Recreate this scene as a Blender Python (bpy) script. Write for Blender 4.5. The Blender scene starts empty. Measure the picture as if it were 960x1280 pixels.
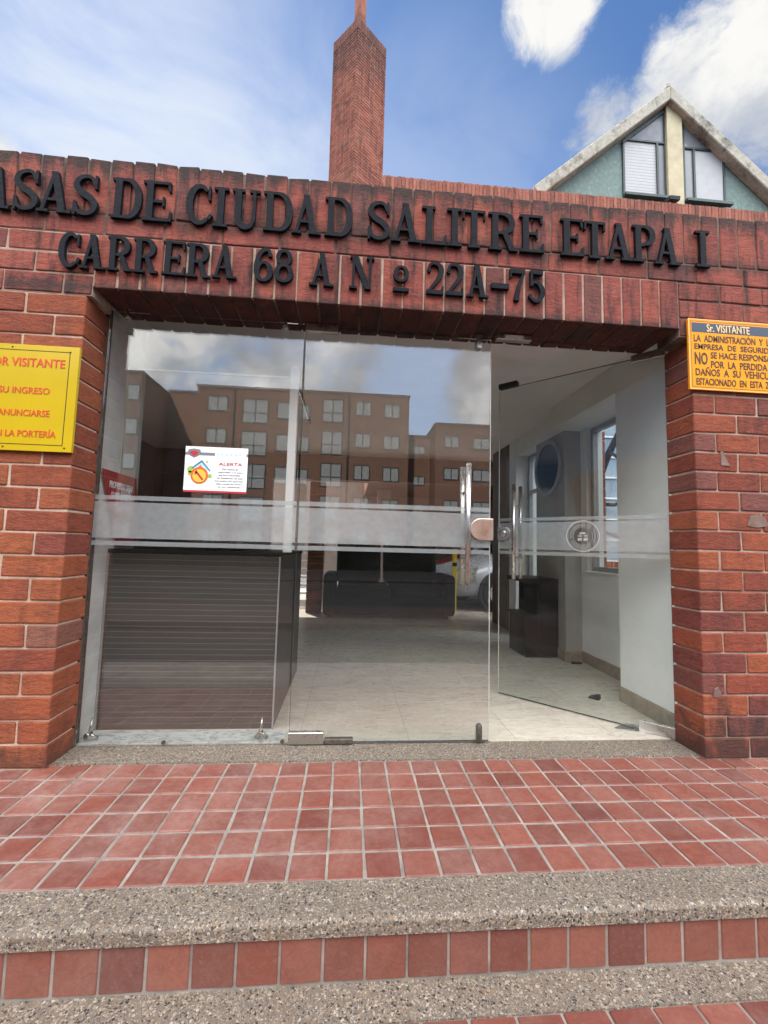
import bpy, bmesh, math, random
from mathutils import Vector, Matrix, noise as mnoise
R = math.radians
random.seed(7)
SC = bpy.context.scene
COL = SC.collection

# ------------------------------------------------------------------ camera
cam_d = bpy.data.cameras.new("camera")
cam = bpy.data.objects.new("camera", cam_d); COL.objects.link(cam)
f_px = 533.21
cam_d.sensor_fit = 'HORIZONTAL'; cam_d.sensor_width = 36.0; cam_d.lens = f_px / 960 * 36
cam_d.clip_start = 0.02; cam_d.clip_end = 600
CAM = Vector((0.2757, -2.0708, 1.0120))
pitch, yaw, roll = R(4.68617), R(4.62549), R(1.50271)
fw = Vector((math.sin(yaw)*math.cos(pitch), math.cos(yaw)*math.cos(pitch), math.sin(pitch)))
r0 = Vector((math.cos(yaw), -math.sin(yaw), 0)); u0 = r0.cross(fw)
rt = r0*math.cos(roll) + u0*math.sin(roll)
up = u0*math.cos(roll) - r0*math.sin(roll)
M = Matrix((rt, up, -fw)).transposed().to_4x4(); M.translation = CAM
cam.matrix_world = M
SC.camera = cam

# ------------------------------------------------------------------ sky + sun
SUN_EL, SUN_AZ = R(44), R(-28)          # azimuth from +Y towards +X: the sun stands behind the building, to the left
world = bpy.data.worlds.new("World"); SC.world = world; world.use_nodes = True
wn, wl = world.node_tree.nodes, world.node_tree.links
wn.clear()
w_out = wn.new('ShaderNodeOutputWorld'); w_bg = wn.new('ShaderNodeBackground')
w_bg.inputs['Strength'].default_value = 0.075
wl.new(w_bg.outputs[0], w_out.inputs[0])
sky = wn.new('ShaderNodeTexSky'); sky.sky_type = 'NISHITA'; sky.sun_disc = False
sky.sun_elevation = SUN_EL; sky.sun_rotation = SUN_AZ
sky.altitude = 2600; sky.air_density = 1.0; sky.dust_density = 0.6; sky.ozone_density = 2.0
tc = wn.new('ShaderNodeTexCoord')
def wmath(op, a, b=None, c=None, clamp=False):
    n = wn.new('ShaderNodeMath'); n.operation = op; n.use_clamp = clamp
    for i, v in enumerate((a, b, c)):
        if v is None: continue
        if isinstance(v, (int, float)): n.inputs[i].default_value = v
        else: wl.new(v, n.inputs[i])
    return n.outputs[0]
def wnoise(scale, detail, rough, stretch=(1,1,1), off=(0,0,0), dist=0.0):
    mp = wn.new('ShaderNodeMapping'); mp.inputs['Scale'].default_value = stretch; mp.inputs['Location'].default_value = off
    wl.new(tc.outputs['Generated'], mp.inputs['Vector'])
    n = wn.new('ShaderNodeTexNoise'); n.inputs['Scale'].default_value = scale
    n.inputs['Detail'].default_value = detail; n.inputs['Roughness'].default_value = rough
    n.inputs['Distortion'].default_value = dist
    wl.new(mp.outputs[0], n.inputs['Vector']); return n.outputs['Fac']
def blob(d, deg, soft=1.0):
    """1 at direction d, falling to 0 at `deg` degrees from it"""
    v = Vector(d).normalized()
    n = wn.new('ShaderNodeVectorMath'); n.operation = 'DOT_PRODUCT'; n.inputs[1].default_value = v
    wl.new(tc.outputs['Generated'], n.inputs[0])
    m = wn.new('ShaderNodeMapRange'); m.interpolation_type = 'SMOOTHSTEP'
    m.inputs['From Min'].default_value = math.cos(R(deg)); m.inputs['From Max'].default_value = math.cos(R(deg*(1-soft)))
    wl.new(n.outputs['Value'], m.inputs['Value']); return m.outputs['Result']
def vmax(*a):
    r = a[0]
    for b in a[1:]: r = wmath('MAXIMUM', r, b)
    return r
def smooth(v, lo, hi):
    m = wn.new('ShaderNodeMapRange'); m.interpolation_type = 'SMOOTHSTEP'
    m.inputs['From Min'].default_value = lo; m.inputs['From Max'].default_value = hi
    wl.new(v, m.inputs['Value']); return m.outputs['Result']
def wmix(fac, a, b):
    n = wn.new('ShaderNodeMix'); n.data_type = 'RGBA'
    wl.new(fac, n.inputs[0])
    for k, v in ((6, a), (7, b)):
        if isinstance(v, tuple): n.inputs[k].default_value = (*v, 1)
        else: wl.new(v, n.inputs[k])
    return n.outputs[2]
n_big = wnoise(3.2, 9, 0.58, (1, 1, 1.5), (2.3, 0.4, 1.0), 0.3)
n_fine = wnoise(11, 10, 0.66, (1, 1, 1.4), (0.3, 4.4, 2.0), 0.5)
n_wisp = wnoise(2.6, 7, 0.55, (1.0, 1.0, 2.6), (5.1, 1.2, 0.0), 0.8)
# banks of cumulus (directions are compass directions of this sky)
front = vmax(blob((0.268, 0.535, 0.80), 5.8), blob((-0.56, 0.62, 0.55), 6), blob((0.56, 0.475, 0.68), 11), blob((0.485, 0.54, 0.69), 8),
             wmath('MULTIPLY', blob((0.41, 0.60, 0.69), 6), 0.75))
behind = vmax(blob((-0.16, -0.87, 0.46), 20, 0.8), blob((-0.42, -0.80, 0.45), 20), blob((0.34, -0.89, 0.36), 11),
              blob((0.5, -0.78, 0.42), 14))
top = vmax(blob((0.05, -0.52, 0.85), 33, 0.6), blob((-0.62, -0.40, 0.70), 27, 0.6), blob((0.70, -0.36, 0.64), 27, 0.6))  # added bank out of view, there for fill light
nn = wmath('ADD', wmath('MULTIPLY', n_big, 0.5), wmath('MULTIPLY', n_fine, 0.5))
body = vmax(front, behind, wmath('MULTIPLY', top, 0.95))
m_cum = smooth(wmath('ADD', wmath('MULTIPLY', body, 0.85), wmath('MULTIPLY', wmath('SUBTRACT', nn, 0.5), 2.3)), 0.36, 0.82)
veil = vmax(blob((-0.40, 0.76, 0.44), 38, 0.85), wmath('MULTIPLY', blob((0.1, 0.85, 0.5), 30), 0.35))
m_veil = wmath('MULTIPLY', wmath('MULTIPLY', veil, smooth(n_wisp, 0.12, 0.66)), 1.0, clamp=True)
sat = wn.new('ShaderNodeHueSaturation'); sat.inputs['Saturation'].default_value = 1.12
wl.new(sky.outputs[0], sat.inputs['Color'])
c_sky = wmix(m_veil, sat.outputs[0], (4.1, 4.4, 4.8))
n_shade = wnoise(4.5, 6, 0.6, (1, 1, 1.2), (7.0, 2.0, 3.0))
c_cloud = wmix(smooth(n_shade, 0.36, 0.62), (2.7, 2.9, 3.3), (4.8, 4.75, 4.6))
bright = wmix(smooth(n_shade, 0.34, 0.64), (7.0, 7.3, 8.0), (19.0, 18.8, 18.2))
c_cloud = wmix(behind, c_cloud, bright)                                    # the cloud bank lit full on, opposite the sun
c_sky = wmix(wmath('MULTIPLY', blob((0.1, -0.92, 0.33), 42, 0.8), 0.8), c_sky, (8.6, 11.8, 17.2))   # bright hazy blue low down opposite the sun
c_cloud = wmix(wmath('MULTIPLY', top, 0.9), c_cloud, (44.0, 43.6, 43.0))   # unseen bright cloud, added overhead and behind to light the shaded facade
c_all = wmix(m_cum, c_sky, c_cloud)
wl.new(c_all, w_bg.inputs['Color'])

sd = bpy.data.lights.new("sun", 'SUN'); sd.energy = 3.2; sd.angle = R(0.5); sd.color = (1.0, 0.95, 0.87)
sun = bpy.data.objects.new("sun", sd); COL.objects.link(sun)
S_dir = Vector((math.sin(SUN_AZ)*math.cos(SUN_EL), math.cos(SUN_AZ)*math.cos(SUN_EL), math.sin(SUN_EL)))
sun.rotation_euler = (-S_dir).to_track_quat('-Z', 'Y').to_euler(); sun.location = S_dir*60

SC.view_settings.view_transform = 'Standard'; SC.view_settings.look = 'None'
SC.view_settings.gamma = 1.0; SC.view_settings.use_curve_mapping = False
SC.view_settings.exposure = 1.44
SC.render.engine = 'CYCLES'
cy = SC.cycles
cy.use_denoising = True
try: cy.denoiser = 'OPENIMAGEDENOISE'
except Exception: pass
cy.max_bounces = 10; cy.transparent_max_bounces = 24; cy.glossy_bounces = 5; cy.diffuse_bounces = 4
cy.sample_clamp_indirect = 6.0; cy.caustics_reflective = False; cy.caustics_refractive = False

# ------------------------------------------------------------------ materials
MATS = {}
class NT:
    def __init__(s, name):
        s.m = bpy.data.materials.new(name); s.m.use_nodes = True
        s.n, s.l = s.m.node_tree.nodes, s.m.node_tree.links
        s.b = s.n['Principled BSDF']; s.out = s.n['Material Output']; s.tc = None
    def coord(s, kind='Object'):
        if s.tc is None: s.tc = s.n.new('ShaderNodeTexCoord')
        return s.tc.outputs[kind]
    def set(s, sock, v):
        if isinstance(v, (int, float)): s.b.inputs[sock].default_value = v
        elif isinstance(v, tuple): s.b.inputs[sock].default_value = (*v, 1) if len(v) == 3 else v
        else: s.l.new(v, s.b.inputs[sock])
        return s
    def mapping(s, scale=(1,1,1), loc=(0,0,0), rot=(0,0,0)):
        mp = s.n.new('ShaderNodeMapping'); mp.inputs['Scale'].default_value = scale
        mp.inputs['Location'].default_value = loc; mp.inputs['Rotation'].default_value = rot
        s.l.new(s.coord(), mp.inputs['Vector']); return mp.outputs[0]
    def noise(s, scale, detail=5, rough=0.55, stretch=(1,1,1), loc=(0,0,0), dist=0.0):
        n = s.n.new('ShaderNodeTexNoise'); n.inputs['Scale'].default_value = scale
        n.inputs['Detail'].default_value = detail; n.inputs['Roughness'].default_value = rough; n.inputs['Distortion'].default_value = dist
        s.l.new(s.mapping(stretch, loc), n.inputs['Vector']); return n.outputs['Fac']
    def voronoi(s, scale, feature='F1', rnd=1.0, stretch=(1,1,1)):
        n = s.n.new('ShaderNodeTexVoronoi'); n.feature = feature; n.inputs['Scale'].default_value = scale
        n.inputs['Randomness'].default_value = rnd
        s.l.new(s.mapping(stretch), n.inputs['Vector']); return n
    def math(s, op, a, b=None, clamp=False):
        n = s.n.new('ShaderNodeMath'); n.operation = op; n.use_clamp = clamp
        for i, v in enumerate((a, b)):
            if v is None: continue
            if isinstance(v, (int, float)): n.inputs[i].default_value = v
            else: s.l.new(v, n.inputs[i])
        return n.outputs[0]
    def ramp(s, v, stops, interp='LINEAR'):
        n = s.n.new('ShaderNodeValToRGB'); e = n.color_ramp.elements; n.color_ramp.interpolation = interp
        while len(e) < len(stops): e.new(0.5)
        for el, (p, c) in zip(e, stops):
            el.position = p; el.color = (c, c, c, 1) if isinstance(c, (int, float)) else (*c, 1)
        s.l.new(v, n.inputs[0]); return n.outputs[0]
    def mix(s, fac, a, b, mode='MIX'):
        n = s.n.new('ShaderNodeMix'); n.data_type = 'RGBA'; n.blend_type = mode
        if isinstance(fac, (int, float)): n.inputs[0].default_value = fac
        else: s.l.new(fac, n.inputs[0])
        for k, v in ((6, a), (7, b)):
            if isinstance(v, tuple): n.inputs[k].default_value = (*v, 1)
            else: s.l.new(v, n.inputs[k])
        return n.outputs[2]
    def island(s):
        g = s.n.new('ShaderNodeNewGeometry'); return g.outputs['Random Per Island']
    def sep(s, axis):
        n = s.n.new('ShaderNodeSeparateXYZ'); s.l.new(s.coord(), n.inputs[0]); return n.outputs[axis]
    def bump(s, h, strength=0.3, dist=0.01):
        n = s.n.new('ShaderNodeBump'); n.inputs['Strength'].default_value = strength; n.inputs['Distance'].default_value = dist
        s.l.new(h, n.inputs['Height']); s.l.new(n.outputs[0], s.b.inputs['Normal']); return s

def plain(name, col, rough=0.5, metal=0.0, var=0.12, scale=12.0, bump=0.0, spec=0.5):
    """a surface of one paint with slight wear in tone and gloss"""
    t = NT(name)
    nz = t.noise(scale, 6, 0.6)
    dark = tuple(c*(1-var*1.6) for c in col); lite = tuple(min(1, c*(1+var)) for c in col)
    t.set('Base Color', t.ramp(nz, [(0.28, dark), (0.72, lite)]))
    t.set('Roughness', t.ramp(t.noise(scale*2.3, 4), [(0.3, max(0.02, rough-0.08)), (0.7, min(1, rough+0.1))]))
    t.set('Metallic', metal); t.set('Specular IOR Level', spec)
    if bump: t.bump(t.noise(scale*6, 5, 0.65), bump, 0.004)
    return t.m

def brick_mat(name, stops, stain=0.5, soot=0.0, white=0.25, sheen=0.82, zs=1.0, grime_shade=()):
    t = NT(name)
    base = t.ramp(t.island(), stops)
    n1 = t.noise(9, 7, 0.62); n2 = t.noise(60, 6, 0.7)
    base = t.mix(t.ramp(n1, [(0.35, 0.0), (0.7, 0.55)]), base, t.mix(0.5, base, (0.16, 0.045, 0.032)))
    base = t.mix(t.ramp(n2, [(0.45, 0.0), (0.75, 0.35)]), base, (0.34, 0.13, 0.085))
    dr = t.noise(16, 7, 0.7, (0.8, 0.8, 2.0), (2, 2, 2), 0.6)
    base = t.mix(t.ramp(dr, [(0.46, 0.0), (0.64, 0.6)]), base, t.mix(0.55, base, (0.07, 0.02, 0.018)))
    spk = t.noise(42, 5, 0.75, (1, 1, 1.4), (8, 1, 3))
    base = t.mix(t.ramp(spk, [(0.64, 0.0), (0.72, 0.55)]), base, (0.05, 0.022, 0.018))
    # firing marks and dark blotches
    blot = t.noise(3.3, 8, 0.68, (1, 1, 0.8), (3, 1, 7), 0.5)
    base = t.mix(t.ramp(blot, [(0.58, 0.0), (0.72, stain)]), base, (0.045, 0.026, 0.024))
    # soot running down from the parapet in streaks
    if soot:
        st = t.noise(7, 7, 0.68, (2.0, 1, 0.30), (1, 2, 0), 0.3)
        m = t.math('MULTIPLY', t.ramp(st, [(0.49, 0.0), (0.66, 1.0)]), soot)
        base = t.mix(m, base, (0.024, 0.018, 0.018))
    # grime and painted shade with ragged edges along given heights: (z centre, half width, strength)
    for zc, hw_, stg in grime_shade:
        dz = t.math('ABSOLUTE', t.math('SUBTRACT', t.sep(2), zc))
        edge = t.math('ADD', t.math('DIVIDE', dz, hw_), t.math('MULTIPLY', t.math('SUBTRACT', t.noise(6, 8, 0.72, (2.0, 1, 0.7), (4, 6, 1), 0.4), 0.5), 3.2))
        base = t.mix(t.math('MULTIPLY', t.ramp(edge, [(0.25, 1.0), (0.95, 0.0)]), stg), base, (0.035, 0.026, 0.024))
    ws = t.noise(5.5, 8, 0.7, (1, 1, 0.9), (9, 4, 2), 0.4)
    base = t.mix(t.ramp(ws, [(0.62, 0.0), (0.8, white)]), base, (0.5, 0.4, 0.36))
    t.set('Base Color', base); t.set('Roughness', sheen); t.set('Specular IOR Level', 0.3)
    drag = t.noise(16, 7, 0.7, (0.8, 0.8, 2.0), (2, 2, 2), 0.6)
    hgt = t.math('ADD', t.noise(130, 5, 0.7), t.math('MULTIPLY', t.noise(28, 5, 0.6, (1, 1, 2.2)), 1.3))
    t.bump(t.math('ADD', hgt, t.math('MULTIPLY', drag, 1.6)), 0.75, 0.005)
    return t.m

BR_RED = [(0.0, (0.196, 0.044, 0.026)), (0.3, (0.252, 0.057, 0.032)), (0.6, (0.293, 0.069, 0.032)), (0.85, (0.328, 0.086, 0.037)), (0.9, (0.179, 0.042, 0.032)), (0.93, (0.151, 0.041, 0.034)), (1.0, (0.192, 0.070, 0.057))]
BR_ORANGE = [(0.0, (0.232, 0.053, 0.027)), (0.35, (0.302, 0.076, 0.031)), (0.7, (0.347, 0.099, 0.038)), (0.9, (0.224, 0.056, 0.036)), (0.94, (0.171, 0.049, 0.038)), (1.0, (0.242, 0.104, 0.071))]
BR_WINE = [(0.0, (0.192, 0.048, 0.038)), (0.4, (0.272, 0.062, 0.048)), (0.75, (0.332, 0.084, 0.054)), (0.9, (0.233, 0.069, 0.062)), (0.93, (0.130, 0.037, 0.035)), (1.0, (0.199, 0.081, 0.066))]
m_brick = brick_mat('pier brick', BR_ORANGE, 0.6, 0.25, 0.14, grime_shade=((0.0, 0.16, 0.6),))
m_brick_r = brick_mat('red pier brick', BR_RED, 0.7, 0.35, 0.10, grime_shade=((0.0, 0.30, 0.8),))
m_soldier = brick_mat('sooty lintel brick', BR_WINE, 0.65, 0.9, 0.22, grime_shade=((2.895, 0.11, 0.9), (2.60, 0.06, 0.6), (2.215, 0.05, 0.75)))  # the lowest band puts the shade of the lintel underside into the colour
m_house = brick_mat('house brick', [(0, (0.27, 0.085, 0.058)), (0.5, (0.36, 0.125, 0.08)), (0.9, (0.42, 0.16, 0.105)), (1, (0.16, 0.06, 0.05))], 0.6, 0.55, 0.2, grime_shade=((11.5, 1.0, 0.55),))
m_far = brick_mat('far brick', [(0, (0.27, 0.155, 0.105)), (1, (0.32, 0.185, 0.125))], 0.3, 0.3, 0.12)

def mortar(name, col, dark):
    t = NT(name)
    n1 = t.noise(4, 8, 0.66, loc=(3, 2, 1)); n2 = t.noise(70, 6, 0.7)
    c = t.mix(t.ramp(n1, [(0.40, 0.0), (0.66, 1.0)]), col, dark)
    t.set('Base Color', t.mix(t.ramp(n2, [(0.4, 0.0), (0.7, 0.4)]), c, tuple(x*0.6 for x in col)))
    t.set('Roughness', 0.95); t.set('Specular IOR Level', 0.15); t.bump(n2, 0.8, 0.006); return t.m
m_mortar = mortar('pale mortar', (0.50, 0.38, 0.30), (0.24, 0.155, 0.12))
m_mortar_p = mortar('peach mortar', (0.62, 0.47, 0.37), (0.40, 0.28, 0.21))
m_mortar_d = mortar('weathered mortar', (0.21, 0.15, 0.12), (0.03, 0.022, 0.02))

m_patch = mortar('repair mortar', (0.30, 0.22, 0.19), (0.17, 0.10, 0.085))
def tile_mat(name, dusty=0.80, warm=1.0):
    t = NT(name)
    base = t.ramp(t.island(), [(0, (0.150, 0.042, 0.030)), (0.35, (0.195, 0.055, 0.038)), (0.7, (0.245, 0.073, 0.050)), (0.9, (0.175, 0.043, 0.028)), (1, (0.125, 0.036, 0.028))])
    n1 = t.noise(26, 8, 0.7, (1, 1.6, 1), dist=1.0); n2 = t.noise(3.4, 8, 0.7, loc=(4, 0, 0), dist=0.5); n3 = t.noise(90, 6, 0.72)
    base = t.mix(t.ramp(n1, [(0.4, 0.0), (0.72, 0.5)]), base, (0.11, 0.036, 0.029))
    base = t.mix(t.ramp(n3, [(0.52, 0.0), (0.75, 0.45)]), base, (0.27, 0.12, 0.095))
    dust = t.math('MULTIPLY', t.ramp(n2, [(0.40, 0.03), (0.68, dusty)]), t.ramp(t.noise(34, 7, 0.7), [(0.3, 0.35), (0.65, 1.0)]))
    dust = t.math('MULTIPLY', dust, t.ramp(t.math('ADD', t.math('MULTIPLY', t.sep(0), 0.3), 0.5), [(0.2, 1.0), (0.8, 0.45)]))
    base = t.mix(1.0, base, (1.0, warm, warm*0.96), 'MULTIPLY')
    base = t.mix(dust, base, (0.36, 0.235, 0.205))
    t.set('Base Color', base); t.set('Specular IOR Level', 0.4)
    t.set('Roughness', t.ramp(n1, [(0.3, 0.5), (0.7, 0.78)])); t.bump(t.math('ADD', n1, t.math('MULTIPLY', n3, 0.5)), 0.35, 0.004)
    return t.m
m_tile = tile_mat('terracotta tile'); m_riser = tile_mat('riser terracotta tile', 0.35, 1.12)
m_grout = plain('grout', (0.30, 0.262, 0.23), 0.95, 0, 0.28, 9, 0.6, 0.1)

def pebble_mat():
    t = NT('exposed pebble concrete')
    stops = [(0.0, (0.03, 0.026, 0.024)), (0.12, (0.075, 0.06, 0.05)), (0.17, (0.21, 0.165, 0.13)), (0.36, (0.30, 0.23, 0.165)), (0.42, (0.21, 0.185, 0.16)), (0.60, (0.27, 0.24, 0.20)), (0.66, (0.45, 0.38, 0.30)), (0.82, (0.54, 0.48, 0.39)), (0.87, (0.36, 0.24, 0.14)), (0.93, (0.60, 0.56, 0.50)), (1.0, (0.64, 0.61, 0.56))]
    def layer(scale):
        v = t.voronoi(scale); e = t.voronoi(scale, 'DISTANCE_TO_EDGE')
        sp = t.n.new('ShaderNodeSeparateColor'); t.l.new(v.outputs['Color'], sp.inputs[0])
        return t.ramp(sp.outputs[0], stops, 'CONSTANT'), t.ramp(e.outputs['Distance'], [(0.0, 0.0), (0.05, 0.0), (0.10, 1.0)]), sp.outputs[1]
    c1, m1, s1 = layer(150); c2, m2, s2 = layer(275)
    cem = t.mix(t.noise(60, 5), (0.19, 0.165, 0.14), (0.34, 0.30, 0.26))
    c = t.mix(t.math('MULTIPLY', m2, t.ramp(s2, [(0.22, 0.0), (0.25, 1.0)])), cem, c2)
    big = t.math('MULTIPLY', m1, t.ramp(s1, [(0.5, 0.0), (0.53, 1.0)]))
    c = t.mix(big, c, c1)
    dirt = t.noise(3.0, 7, 0.62, loc=(2, 5, 0))
    c = t.mix(t.ramp(dirt, [(0.42, 0.0), (0.72, 0.5)]), c, t.mix(0.5, c, (0.17, 0.125, 0.095)))
    c = t.mix(1.0, c, (0.82, 0.785, 0.745), 'MULTIPLY')
    t.set('Base Color', c); t.set('Roughness', t.math('SUBTRACT', 0.85, t.math('MULTIPLY', m1, 0.3)))
    t.bump(t.math('ADD', t.math('ADD', m2, big), t.math('MULTIPLY', t.noise(300, 3), 0.3)), 0.6, 0.003); return t.m
m_pebble = pebble_mat()

def stone_floor():
    t = NT('travertine floor')
    n1 = t.noise(5, 9, 0.68, (0.6, 2.2, 1), dist=1.2); n2 = t.noise(22, 7, 0.65, (0.5, 1.8, 1), (5, 2, 0), 0.8)
    c = t.ramp(n1, [(0.25, (0.44, 0.39, 0.32)), (0.5, (0.62, 0.565, 0.475)), (0.75, (0.70, 0.66, 0.58))])
    c = t.mix(t.ramp(n2, [(0.5, 0.0), (0.72, 0.55)]), c, (0.30, 0.26, 0.21))
    t.set('Base Color', t.mix(t.math('MULTIPLY', t.island(), 0.18), c, (0.34, 0.29, 0.22)))
    t.set('Roughness', t.ramp(n2, [(0.3, 0.22), (0.7, 0.4)])); t.set('Specular IOR Level', 0.5); return t.m
m_floor = stone_floor()
def marble():
    t = NT('white marble'); n = t.noise(7, 9, 0.6, (1, 2.5, 1), dist=2.0)
    t.set('Base Color', t.ramp(n, [(0.40, (0.66, 0.67, 0.64)), (0.52, (0.55, 0.56, 0.54)), (0.56, (0.30, 0.31, 0.31)), (0.60, (0.6, 0.61, 0.58)), (0.8, (0.7, 0.7, 0.67))]))
    t.set('Roughness', 0.22); return t.m
m_marble = marble()

def steel(name, col=(0.62, 0.60, 0.57), rough=0.28):
    t = NT(name); n = t.noise(40, 5, 0.6, (1, 1, 12))
    t.set('Base Color', t.ramp(n, [(0.3, tuple(c*0.85 for c in col)), (0.7, col)])); t.set('Metallic', 1.0)
    t.set('Roughness', t.ramp(t.noise(18, 5), [(0.3, rough*0.8), (0.7, rough*1.3)])); return t.m
m_steel = steel('brushed steel'); m_lockplate = steel('steel with brick reflection tint', (0.80, 0.60, 0.50), 0.3)  # lock plate: reflection of the brickwork put into the steel colour
m_black = plain('black plastic', (0.012, 0.012, 0.013), 0.4, 0, 0.2)
m_letter = plain('painted black iron', (0.011, 0.013, 0.018), 0.65, 0, 0.3, 30, 0.3, 0.10)
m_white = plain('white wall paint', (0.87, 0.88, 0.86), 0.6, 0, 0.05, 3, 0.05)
m_white_l = plain('grubby white wall', (0.72, 0.74, 0.71), 0.6, 0, 0.14, 5, 0.08)
m_ceil = plain('ceiling paint', (0.86, 0.83, 0.82), 0.8, 0, 0.05, 2)
m_grey = plain('grey wall paint', (0.20, 0.19, 0.175), 0.7, 0, 0.1, 4)
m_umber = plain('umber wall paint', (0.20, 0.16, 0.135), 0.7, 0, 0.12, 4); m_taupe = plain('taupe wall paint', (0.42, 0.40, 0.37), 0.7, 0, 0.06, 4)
m_beam = plain('dark beam paint', (0.06, 0.032, 0.026), 0.6, 0, 0.2, 8)
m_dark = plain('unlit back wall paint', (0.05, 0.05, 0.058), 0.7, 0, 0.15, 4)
m_skirt = plain('skirting stone', (0.33, 0.28, 0.215), 0.4, 0, 0.25, 14)
m_wenge = plain('wenge veneer', (0.014, 0.007, 0.007), 0.45, 0, 0.3, 25, 0, 0.25)
m_leather = plain('black leather', (0.005, 0.005, 0.006), 0.6, 0, 0.25, 20, 0.3, 0.12)
m_rubber = plain('rubber', (0.012, 0.012, 0.012), 0.8, 0, 0.2)
m_green = plain('dark green frame', (0.025, 0.042, 0.038), 0.5, 0, 0.2)
m_cream = plain('cream pilaster paint', (0.50, 0.43, 0.28), 0.8, 0, 0.12, 4)
m_blind = plain('white blind', (0.42, 0.42, 0.43), 0.7, 0, 0.05, 5)
m_alu = plain('aluminium frame', (0.42, 0.42, 0.41), 0.4, 0.4, 0.1)
m_roof = plain('roof felt', (0.10, 0.09, 0.085), 0.9, 0, 0.2, 5)
m_asphalt = plain('asphalt', (0.030, 0.030, 0.031), 1.0, 0, 0.3, 30, 0.6, 0.05)
m_pave = plain('paving concrete', (0.50, 0.48, 0.44), 0.9, 0, 0.2, 8, 0.4)
m_kerb = plain('kerb concrete', (0.42, 0.40, 0.37), 0.9, 0, 0.2, 9, 0.3)
m_paver = plain('dark paver', (0.055, 0.043, 0.04), 1.0, 0, 0.3, 8, 0.4, 0.05)
m_linepaint = plain('road paint', (0.72, 0.70, 0.62), 0.7, 0, 0.2, 14)
m_red = plain('red enamel', (0.42, 0.018, 0.020), 0.35, 0, 0.15)
m_redsign = plain('red sign board', (0.36, 0.018, 0.028), 0.4, 0, 0.1)
m_yellow = plain('yellow enamel', (0.70, 0.50, 0.02), 0.35, 0, 0.12, 6)
m_signwhite = plain('sign white', (0.82, 0.82, 0.82), 0.5, 0, 0.03)
m_silver = plain('silver car paint', (0.40, 0.41, 0.43), 0.25, 0.1, 0.05)
m_bark = plain('bark', (0.035, 0.028, 0.023), 0.95, 0, 0.4, 20, 0.8)
m_greencast = plain('dark cast metal', (0.10, 0.085, 0.07), 0.6, 0.3, 0.35, 40)

def stucco():
    t = NT('green stucco'); n = t.noise(2.2, 8, 0.65); n2 = t.noise(14, 7, 0.7, (1, 1, 0.7))
    c = t.ramp(n2, [(0.35, (0.145, 0.205, 0.182)), (0.55, (0.195, 0.262, 0.237)), (0.72, (0.31, 0.36, 0.335))])
    t.set('Base Color', t.mix(t.ramp(n, [(0.4, 0.0), (0.7, 0.4)]), c, (0.12, 0.185, 0.165))); t.set('Roughness', 0.92); t.bump(n2, 0.4, 0.02); return t.m
m_stucco = stucco()
def fascia():
    t = NT('stained concrete fascia'); n = t.noise(1.7, 9, 0.7, (1, 1, 0.8)); n2 = t.noise(11, 7, 0.7)
    c = t.ramp(n2, [(0.35, (0.30, 0.275, 0.22)), (0.65, (0.46, 0.43, 0.36))])
    t.set('Base Color', t.mix(t.ramp(n, [(0.52, 0.0), (0.66, 0.85)]), c, (0.06, 0.055, 0.045))); t.set('Roughness', 0.95); return t.m
m_fascia = fascia()
def slats(name, pitch, col, line, axis=2, w=0.10):
    t = NT(name)
    z = t.math('FRACT', t.math('DIVIDE', t.sep(axis), pitch))
    m = t.math('LESS_THAN', z, w)
    nz = t.noise(9, 7, 0.6, (0.5, 0.5, 9), dist=0.4)
    c = t.ramp(nz, [(0.3, tuple(x*0.8 for x in col)), (0.7, tuple(x*1.15 for x in col))])
    t.set('Base Color', t.mix(m, c, line)); t.set('Roughness', 0.42)
    t.bump(t.math('SUBTRACT', 1.0, m), 0.4, 0.003); return t.m
m_slat = slats('grooved laminate', 0.0300, (0.062, 0.050, 0.042), (0.150, 0.135, 0.12))
m_louver = slats('roller blind', 0.085, (0.40, 0.40, 0.40), (0.27, 0.27, 0.27), 2, 0.25)

def glass_mat(name, refl, tint=(0.93, 0.96, 0.95), dirt=0.03, fres=0.4):
    t = NT(name); t.n.remove(t.b)
    tr = t.n.new('ShaderNodeBsdfTransparent'); tr.inputs[0].default_value = (*tint, 1)
    gl = t.n.new('ShaderNodeBsdfGlossy'); gl.inputs['Roughness'].default_value = 0.0
    gl.inputs['Color'].default_value = (1, 1, 1, 1)
    lw = t.n.new('ShaderNodeLayerWeight'); lw.inputs['Blend'].default_value = 0.28
    fac = t.math('ADD', t.math('MULTIPLY', lw.outputs['Fresnel'], fres), refl, True)
    mx = t.n.new('ShaderNodeMixShader'); t.l.new(fac, mx.inputs[0]); t.l.new(tr.outputs[0], mx.inputs[1]); t.l.new(gl.outputs[0], mx.inputs[2])
    df = t.n.new('ShaderNodeBsdfDiffuse'); df.inputs['Color'].default_value = (0.55, 0.55, 0.53, 1)
    m2 = t.n.new('ShaderNodeMixShader')
    t.l.new(t.math('MULTIPLY', t.ramp(t.noise(6, 8, 0.7, (1, 1, 1.6), dist=0.5), [(0.4, 0.15), (0.75, 1.0)]), dirt), m2.inputs[0])
    t.l.new(mx.outputs[0], m2.inputs[1]); t.l.new(df.outputs[0], m2.inputs[2])
    t.l.new(m2.outputs[0], t.out.inputs[0]); return t.m
m_glass = glass_mat('coated door glass', 0.078, (0.985, 0.992, 0.988), dirt=0.006, fres=0.3)
m_glass_open = glass_mat('clear door glass', 0.014, (0.935, 0.95, 0.942), 0.022, 0.16)
m_pane = glass_mat('window glass', 0.015, (0.92, 0.95, 0.95), 0.004, 0.12)
m_screen = glass_mat('clear counter screen', 0.01, (0.96, 0.97, 0.97), 0.005)
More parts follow.
